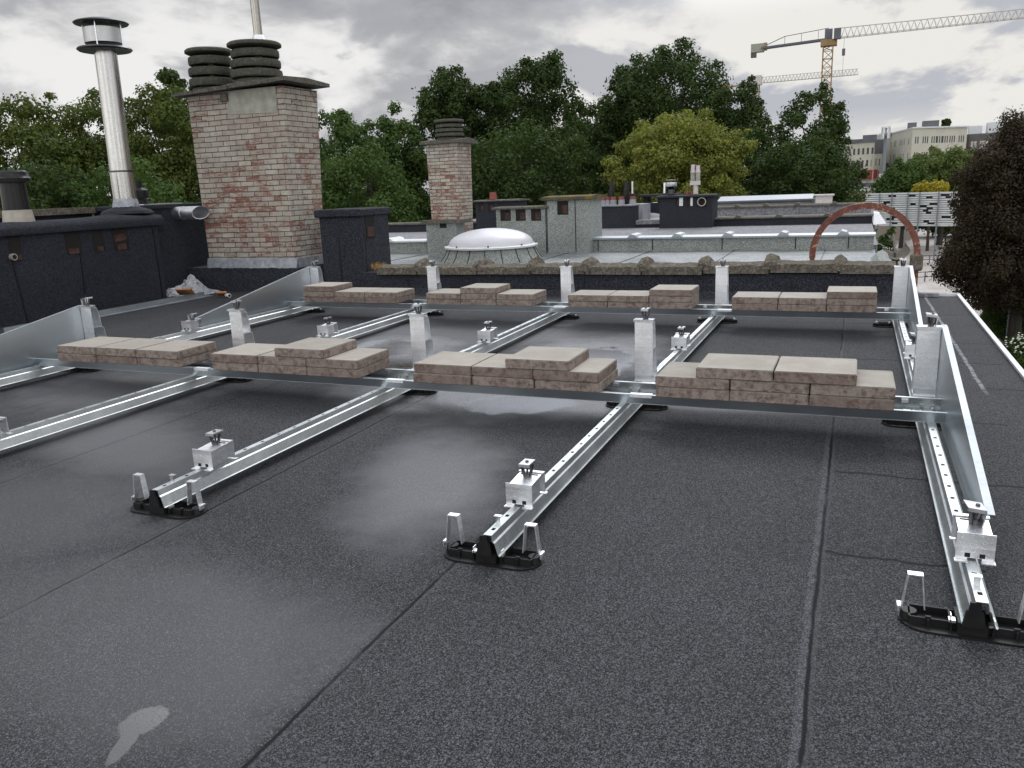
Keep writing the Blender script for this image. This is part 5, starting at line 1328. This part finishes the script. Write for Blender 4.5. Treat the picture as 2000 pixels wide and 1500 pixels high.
for s_ in (.15, .27, .42, .53, .70):
    p = Vector((a.x, a.y, 0))+dirx*Ls*s_+nrm*.25; m = MB(); m.box((p.x-.07, p.y-.07, -8), (p.x+.07, p.y+.07, ztop+.15)); m.build('post', 'post', t)
m = MB(); p = Vector((a.x, a.y, 0)); q = p+dirx*Ls
for zz in (ztop, zbot-.18):
    m.hexa([(p.x, p.y, zz), (q.x, q.y, zz), (q.x-nrm.x*.3, q.y-nrm.y*.3, zz), (p.x-nrm.x*.3, p.y-nrm.y*.3, zz)], [(p.x, p.y, zz+.16), (q.x, q.y, zz+.16), (q.x-nrm.x*.3, q.y-nrm.y*.3, zz+.16), (p.x-nrm.x*.3, p.y-nrm.y*.3, zz+.16)])
m.build('rail', 'slat', t)
# railing and bike racks in the yard
t = thing('railing', 'low dark railing across the paved yard below the slatted screen', 'railing', (9, 80, -8))
pa = at(1782, 500, z=-7.2); pb = at(1850, 498, z=-7.2); m = MB()
for dz in (0, -.4): m.tube((pa.x, pa.y, pa.z+dz), (pb.x, pb.y, pb.z+dz), .04, .04, 6)
m.build('bar', 'crane_g', t)
m = MB()
for k in range(5):
    p = pa.lerp(pb, k/4); m.tube((p.x, p.y, -8), (p.x, p.y, -7.15), .05, .05, 6)
m.build('post', 'crane_g', t)
t = thing('railing', 'second low dark railing nearer in the paved yard beside the copper maple', 'railing', (9, 70, -8))
pa = at(1790, 532, z=-7.2); pb = at(1842, 530, z=-7.2); m = MB()
for dz in (0, -.4): m.tube((pa.x, pa.y, pa.z+dz), (pb.x, pb.y, pb.z+dz), .04, .04, 6)
m.build('bar', 'crane_g', t)
m = MB()
for k in range(4):
    p = pa.lerp(pb, k/3); m.tube((p.x, p.y, -8), (p.x, p.y, -7.15), .05, .05, 6)
m.build('post', 'crane_g', t)
# low building with a flat dark roof left of the screen
a = at(1693, 382, d=110); b = at(1790, 362, d=104)
t = thing('low_building', 'low pinkish building with a flat dark roof and a pale roof hatch, above the screen', 'building', (a.x, a.y, -8))
m = MB(); zt = a.z+.55; m.box((a.x-6, a.y, -8), (b.x, a.y+16, zt)); m.build('wall', 'cream_brown', t)
m = MB(); m.box((a.x-6.1, a.y-.1, zt+.003), (b.x+.1, a.y+16, zt+.35)); m.build('roof_edge', 'white_dirty', t)
m = MB(); m.box((a.x-5.7, a.y+.4, zt+.36), (b.x-.4, a.y+15.5, zt+.5)); m.box((a.x-3, a.y+6, zt+.5), (a.x+3.5, a.y+10, zt+1.1)); m.build('roof', 'greyfac', t)
p = at(1733, 355, d=112); m = MB(); m.box((p.x-1.1, p.y, zt+.4), (p.x+.9, p.y+2, p.z+1.1)); m.tube((p.x+1.3, p.y, zt+.4), (p.x+1.3, p.y, p.z+2.2), .14, .14, 8); m.build('hatch', 'white_dirty', t)

def facade_wall(p, q, z0, z1, thick=.5):   # vertical slab between ground points
    d = (q-p); n = Vector((-d.y, d.x, 0)).normalized()*thick
    return [(p.x, p.y, z0), (q.x, q.y, z0), (q.x+n.x, q.y+n.y, z0), (p.x+n.x, p.y+n.y, z0)], [(p.x, p.y, z1), (q.x, q.y, z1), (q.x+n.x, q.y+n.y, z1), (p.x+n.x, p.y+n.y, z1)]
# long cream building, two facades meeting at a corner
A_ = at(1729, 263, d=190); B_ = at(1783, 251, d=163); C_ = at(1890, 247, d=166)
zt = B_.z
for p in (A_, B_, C_): p.z = 0
t = thing('apartment_building', 'long cream apartment building with a flat roof and rows of small windows on the skyline', 'building', (B_.x, B_.y, -8))
Dn = Vector((-.25, 1, 0)).normalized()*14
m = MB()
pts = [A_, B_, C_, C_+Dn, B_+Dn*1.6, A_+Dn]
zm = zt-6.3
m.prism([(p.x, p.y) for p in pts], 'z', zm, zt); m.build('upper_wall', 'cream', t)
m = MB(); m.prism([(p.x, p.y) for p in pts], 'z', -8, zm-.003); m.build('lower_wall', 'cream_brown', t)
m = MB(); m.prism([(p.x, p.y) for p in [A_+Vector((-.2, -.3, 0)), B_+Vector((0, -.35, 0)), C_+Vector((.3, -.3, 0)), C_+Dn, B_+Dn*1.6, A_+Dn]], 'z', zt+.003, zt+.28); m.build('roof', 'slat', t)
def win_row(parent, p, q, n, groups, z0, z1, ww, mat='window', fr=False):
    d = (q-p); L = d.length; d.normalize(); nn = Vector((d.y, -d.x, 0))
    for s_ in groups:
        c = p+d*(s_*L); m = MB(); a0 = c-d*ww/2+nn*.03; a1 = c+d*ww/2+nn*.03; b0 = a0-nn*.15; b1 = a1-nn*.15
        m.hexa([(a0.x, a0.y, z0), (a1.x, a1.y, z0), (b1.x, b1.y, z0), (b0.x, b0.y, z0)], [(a0.x, a0.y, z1), (a1.x, a1.y, z1), (b1.x, b1.y, z1), (b0.x, b0.y, z1)])
        m.build('window', mat, parent)
gB = [g0+k*.040 for g0, n in ((.065, 2), (.20, 3), (.36, 3), (.46, 3), (.56, 3), (.69, 3), (.86, 3)) for k in range(n)]
gA = [g0+k*.05 for g0, n in ((.17, 3), (.40, 2), (.60, 4), (.90, 1)) for k in range(n)]
for (z0, z1) in ((zt-2.9, zt-1.6), (zt-5.9, zt-4.6)):
    win_row(t, B_, C_, 0, gB, z0, z1, .24); 
    win_row(t, A_, B_, 0, gA, z0, z1, .5)
for (z0, z1) in ((zt-9.0, zt-7.0), (zt-12.3, zt-10.4), (zt-15.5, zt-13.6)):
    win_row(t, B_, C_, 0, [.06+.055*k for k in range(17)] if z0 > zt-10 else [.06, .12, .2], z0, z1, .5)
    win_row(t, A_, B_, 0, [.10+.09*k for k in range(10)], z0, z1, 1.2)
m = MB(); p = B_.lerp(C_, .33); m.box((p.x-1.4, p.y+3, zt+.29), (p.x+1.6, p.y+6, zt+1.6)); p = B_; m.box((p.x-.8, p.y+3, zt+.29), (p.x+.8, p.y+5, zt+1.3)); m.build('roof_unit', 'greyfac', t)
for zz in (zt-6.3, zt-9.6, zt-12.9):
    m = MB(); bo, tp = facade_wall(A_+Vector((-.1, -.15, 0)), B_+Vector((0, -.15, 0)), zz-.25, zz, .1); m.hexa(bo, tp); bo, tp = facade_wall(B_+Vector((0, -.16, 0)), C_+Vector((0, -.16, 0)), zz-.25, zz, .1); m.hexa(bo, tp); m.build('ledge', 'white_frame', t)
q = at(1849, 247, d=178); 
tt = tree('roof_tree', 'small dark tree growing up behind the roofline of the long cream building', 1849, 232, 9, 182, 'leaf_dark', None, seed=27, nleaf=3000, leaf=.42, low=17.5, trunk=False)
# dark brown block to the right
A2 = at(1891, 262, d=170); C2 = at(1975, 258, d=166); zt2_ = A2.z; A2.z = C2.z = 0
t = thing('apartment_building', 'brown brick apartment block right of the long cream building', 'building', (A2.x, A2.y, -8))
m = MB(); m.prism([(p.x, p.y) for p in (A2+Vector((.4, .4, 0)), C2, C2+Dn, A2+Dn)], 'z', -8, zt2_-.5); m.build('wall', 'brownfac', t)
m = MB(); m.prism([(p.x, p.y) for p in (A2+Vector((.4, .4, 0)), C2+Vector((0, -.2, 0)), C2+Dn, A2+Dn)], 'z', zt2_-.49, zt2_); m.build('roof', 'greyfac', t)
for (z0, z1) in ((zt2_-3.2, zt2_-1.5), (zt2_-6.2, zt2_-4.4)): win_row(t, A2+Vector((.4, .4, 0)), C2, 0, [.08, .14, .3, .38, .46, .6, .68, .8], z0, z1, .6, 'white_frame')
m = MB(); p = A2.lerp(C2, .06); m.box((p.x, p.y+3, zt2_+.003), (p.x+2.4, p.y+6, zt2_+1.7)); p = A2.lerp(C2, .5); m.box((p.x, p.y+3, zt2_+.003), (p.x+3.4, p.y+6, zt2_+2.2)); m.build('penthouse', 'slat', t)
# left cream wing with red shop front
A3 = at(1655, 283, d=178); B3 = at(1711, 277, d=172); zt3 = B3.z; A3.z = B3.z = 0
t = thing('apartment_building', 'pale apartment block with a red shop awning, left of the antenna mast', 'building', (A3.x, A3.y, -8))
m = MB(); m.prism([(p.x, p.y) for p in (A3, B3, B3+Dn, A3+Dn)], 'z', -8, zt3); m.build('wall', 'cream', t)
m = MB(); m.prism([(p.x, p.y) for p in (A3+Vector((0, -.3, 0)), B3+Vector((0, -.3, 0)), B3+Dn, A3+Dn)], 'z', zt3+.003, zt3+.3); p = A3.lerp(B3, .8); m.box((p.x-1.5, p.y+2, zt3+.31), (p.x+1.3, p.y+5, zt3+1.6)); p = A3.lerp(B3, .35); m.box((p.x-1.5, p.y+2, zt3+.31), (p.x+1.3, p.y+5, zt3+.9)); m.build('roof', 'greyfac', t)
for k in range(5): win_row(t, A3, B3, 0, [.1, .26, .42, .58, .74, .9], zt3-2.4-k*2.5, zt3-1.1-k*2.5, .5)
pz = at(1690, 350, d=174).z
m = MB(); bo, tp = facade_wall(A3+Vector((0, -1.2, 0)), B3+Vector((0, -1.2, 0)), pz, pz+1.9, 1.15); m.hexa(bo, tp); m.build('awning', 'redshop', t)
A4 = at(1712, 272, d=171); B4 = at(1729, 270, d=176); z4_ = A4.z; A4.z = B4.z = 0
t = thing('stair_tower', 'slate grey stair tower between the pale block and the long cream building', 'building', (A4.x, A4.y, -8))
zmid = at(1720, 300, d=172).z
m = MB(); m.prism([(p.x, p.y) for p in (A4, B4, B4+Dn, A4+Dn)], 'z', zmid, z4_); m.build('upper_wall', 'greyfac', t)
m = MB(); m.prism([(p.x, p.y) for p in (A4+Vector((-.3, -.4, 0)), B4+Vector((.2, -.4, 0)), B4+Dn, A4+Dn)], 'z', -8, zmid-.003); m.build('lower_wall', 'cream', t)
for k in range(4): win_row(t, A4+Vector((-.3, -.4, 0)), B4+Vector((.2, -.4, 0)), 0, [.2, .5, .8], zmid-2.4-k*2.5, zmid-1.0-k*2.5, .45)
# antenna mast
a = at(1731, 248, d=140); b = at(1727, 330, d=140)
t = thing('antenna_mast', 'slim grey antenna mast with a cluster of panels on top', 'mast', (a.x, a.y, -8))
m = MB(); m.tube((a.x, a.y, -8), (a.x, a.y, a.z-1.2), .42, .26, 10); m.build('pole', 'post', t)
for k in range(5):
    th = k*2*PI/5+.3; p = Vector((a.x+math.cos(th)*.62, a.y+math.sin(th)*.62, a.z))
    m = MB(); m.box((p.x-.14, p.y-.14, a.z-1.9), (p.x+.14, p.y+.14, a.z+.1)); m.build('antenna_panel', 'slat', t)
m = MB()
for zz in (-1.5, -.3): m.lathe([(.2, 0), (.62, 0), (.62, .08), (.2, .08)], (a.x, a.y, a.z+zz), 12)
m.build('bracket', 'post', t)

# ---------------------------------------------------------------- tower cranes
def lattice(mb, p, q, h, w_, n, r_, up=Vector((0, 0, 1)), top1=None):
    """triangular lattice girder from p to q"""
    d = (q-p).normalized(); s_ = d.cross(up).normalized()
    h1 = top1 if top1 is not None else h
    B0 = [p+s_*w_/2, p-s_*w_/2]; B1 = [q+s_*w_/2, q-s_*w_/2]; T0 = p+up*h; T1 = q+up*h1
    mb.tube(B0[0], B1[0], r_, r_, 4); mb.tube(B0[1], B1[1], r_, r_, 4); mb.tube(T0, T1, r_*1.2, r_*1.2, 4)
    for k in range(n):
        f0, f1, fm = k/n, (k+1)/n, (k+.5)/n
        tm = T0.lerp(T1, fm)
        for j in (0, 1):
            mb.tube(B0[j].lerp(B1[j], f0), tm, r_*.6, r_*.6, 3, False); mb.tube(tm, B0[j].lerp(B1[j], f1), r_*.6, r_*.6, 3, False)
        mb.tube(B0[0].lerp(B1[0], f0), B0[1].lerp(B1[1], f0), r_*.6, r_*.6, 3, False)
def mast(mb, c, z0, z1, w_, r_, step):
    cr = [Vector((c.x+sx*w_/2, c.y+sy*w_/2, 0)) for sx, sy in ((1, 1), (-1, 1), (-1, -1), (1, -1))]
    for p in cr: mb.tube((p.x, p.y, z0), (p.x, p.y, z1), r_, r_, 4)
    z = z0; k = 0
    while z < z1-.01:
        ze = min(z1, z+step)
        for j in range(4):
            p, q = cr[j], cr[(j+1) % 4]
            if k % 2: p, q = q, p
            mb.tube((p.x, p.y, z), (q.x, q.y, ze), r_*.6, r_*.6, 3, False); mb.tube((p.x, p.y, ze), (q.x, q.y, ze), r_*.6, r_*.6, 3, False)
        z = ze; k += 1
c = at(1618, 78, d=140); zj = c.z
t = thing('tower_crane', 'big tower crane with a yellow mast and a long pale jib reaching out right', 'tower crane', (c.x, c.y, -8), 'tower cranes on the skyline')
m = MB(); mast(m, c, -8, zj-1.0, 1.55, .11, 1.35); m.build('mast', 'crane_y', t)
R1 = at(2020, 45, d=129.3); L1 = at(1488, 92, d=145); R1.z = zj+.55; L1.z = zj-.2; R2 = c+(R1-c)*1.5; R2.z = zj+.8
st = c+(R1-c)*.035; st.z = zj+.15
m = MB(); lattice(m, st, R2, 1.55, 1.3, 46, .075, top1=1.1); m.build('jib', 'crane_w', t)
m = MB(); d_ = (L1-c).normalized(); s_ = d_.cross(Vector((0, 0, 1))).normalized()
for sg in (-1, 1): m.tube(c+s_*sg*.6+Vector((0, 0, .1)), L1+s_*sg*.6, .22, .22, 4)
m.build('counter_jib', 'crane_g', t)
m = MB(); tp = c+Vector((0, 0, 1.9)); m.tube(tp, L1.lerp(c, .35)+Vector((0, 0, 1.5)), .07, .07, 4); m.tube(L1.lerp(c, .35)+Vector((0, 0, 1.5)), L1+Vector((0, 0, .2)), .08, .08, 4)
for f in (.35, .6, .85): m.tube(L1.lerp(c, f), L1.lerp(c, f)+Vector((0, 0, 1.5+.35*(f-.35))), .05, .05, 4)
m.build('tie_bar', 'crane_g', t)
m = MB(); p = at(1480, 88, d=145.5); m.box((p.x-1.1, p.y-.6, zj-.75), (p.x+1.1, p.y+.6, zj+.65)); m.build('counterweight', 'render', t); m = MB(); m.box((p.x-1.1, p.y-.5, zj-1.55), (p.x-.2, p.y+.5, zj-.76)); m.build('lower_weight', 'slab', t)
m = MB(); m.box((p.x+1.11, p.y-.6, zj-.5), (p.x+1.6, p.y+.6, zj+.7)); m.build('weight_frame', 'crane_y', t); m = MB(); m.box((c.x-1.2, c.y-1, zj-1.0), (c.x+1.4, c.y+1, zj+.0)); m.build('turntable', 'crane_y', t)
m = MB(); m.box((c.x+.9, c.y-1.9, zj-.2), (c.x+2.0, c.y-.9, zj+1.5)); m.box((c.x-.6, c.y-.6, zj+.01), (c.x+.6, c.y+.6, zj+1.7)); m.build('cab', 'greyfac', t)
hk = at(1648, 95, d=139); m = MB(); m.tube((hk.x, hk.y, zj), (hk.x, hk.y, hk.z), .035, .035, 4); m.box((hk.x-.25, hk.y-.2, hk.z-1.1), (hk.x+.25, hk.y+.2, hk.z)); m.tube((hk.x, hk.y, hk.z-1.1), (hk.x, hk.y, hk.z-4.5), .03, .03, 4); m.build('hook', 'crane_g', t)
c = at(1477, 163, d=230); zj = c.z
t = thing('tower_crane', 'smaller distant tower crane with its jib crossing behind the yellow mast', 'tower crane', (c.x, c.y, -8), 'tower cranes on the skyline')
m = MB(); mast(m, c, -8, zj-.5, 1.7, .12, 1.5); m.build('mast', 'crane_y', t)
R1 = at(1675, 157, d=226); R1.z = zj+.8
m = MB(); lattice(m, c+Vector((1.2, 0, 0)), R1, 1.5, 1.2, 28, .08); m.build('jib', 'crane_w', t)
L1 = c+(c-R1)*.32; L1.z = zj-.6; m = MB(); m.tube(c, L1, .3, .3, 4); m.box((L1.x-1.5, L1.y-1, L1.z-2), (L1.x+1.5, L1.y+1, L1.z+.8)); m.build('counter_jib', 'crane_y', t)
m = MB(); m.box((c.x-1, c.y-1.2, zj-.5), (c.x+1.5, c.y+1, zj+2.0)); m.build('cab', 'white_dirty', t)

# far house glimpsed between the oaks
for (u, v, d, w_, h_, lab) in ((1110, 300, 70, 6, 3, 'brick house glimpsed between trunks behind the large oak'),):
    p = at(u, v, d=d); t = thing('house', lab, 'house', (p.x, p.y, -8))
    m = MB(); m.box((p.x-w_/2, p.y, -8), (p.x+w_/2, p.y+6, p.z)); m.build('wall', 'brick_house', t)
    m = MB(); m.prism([(p.x-w_/2-.3, p.z+.003), (p.x+w_/2+.3, p.z+.003), (p.x, p.z+1.8)], 'y', p.y-.3, p.y+6.3); m.build('roof', 'greyfac', t)
# fine haze-free distance: a tree belt along the horizon
cs = []; rs = []; r2 = random.Random(55)
for k in range(150):
    an = math.radians(-62+110*k/150); dd = r2.uniform(230, 300)
    cs.append((CAM[0]+math.sin(an)*dd, CAM[1]+math.cos(an)*dd, -8+r2.uniform(2, 5))); rs.append(r2.uniform(4, 7))
me = leaves_mesh('tree_belt', cs, rs, [260]*150, 1.6, 'leaf_dark', 99)
o = bpy.data.objects.new('tree_belt', me); COL.objects.link(o); tag(o, 'dark belt of far trees along the horizon behind everything', 'woodland'); o['kind'] = 'stuff'

for o in bpy.data.objects:
    if '_org' in o: del o['_org']
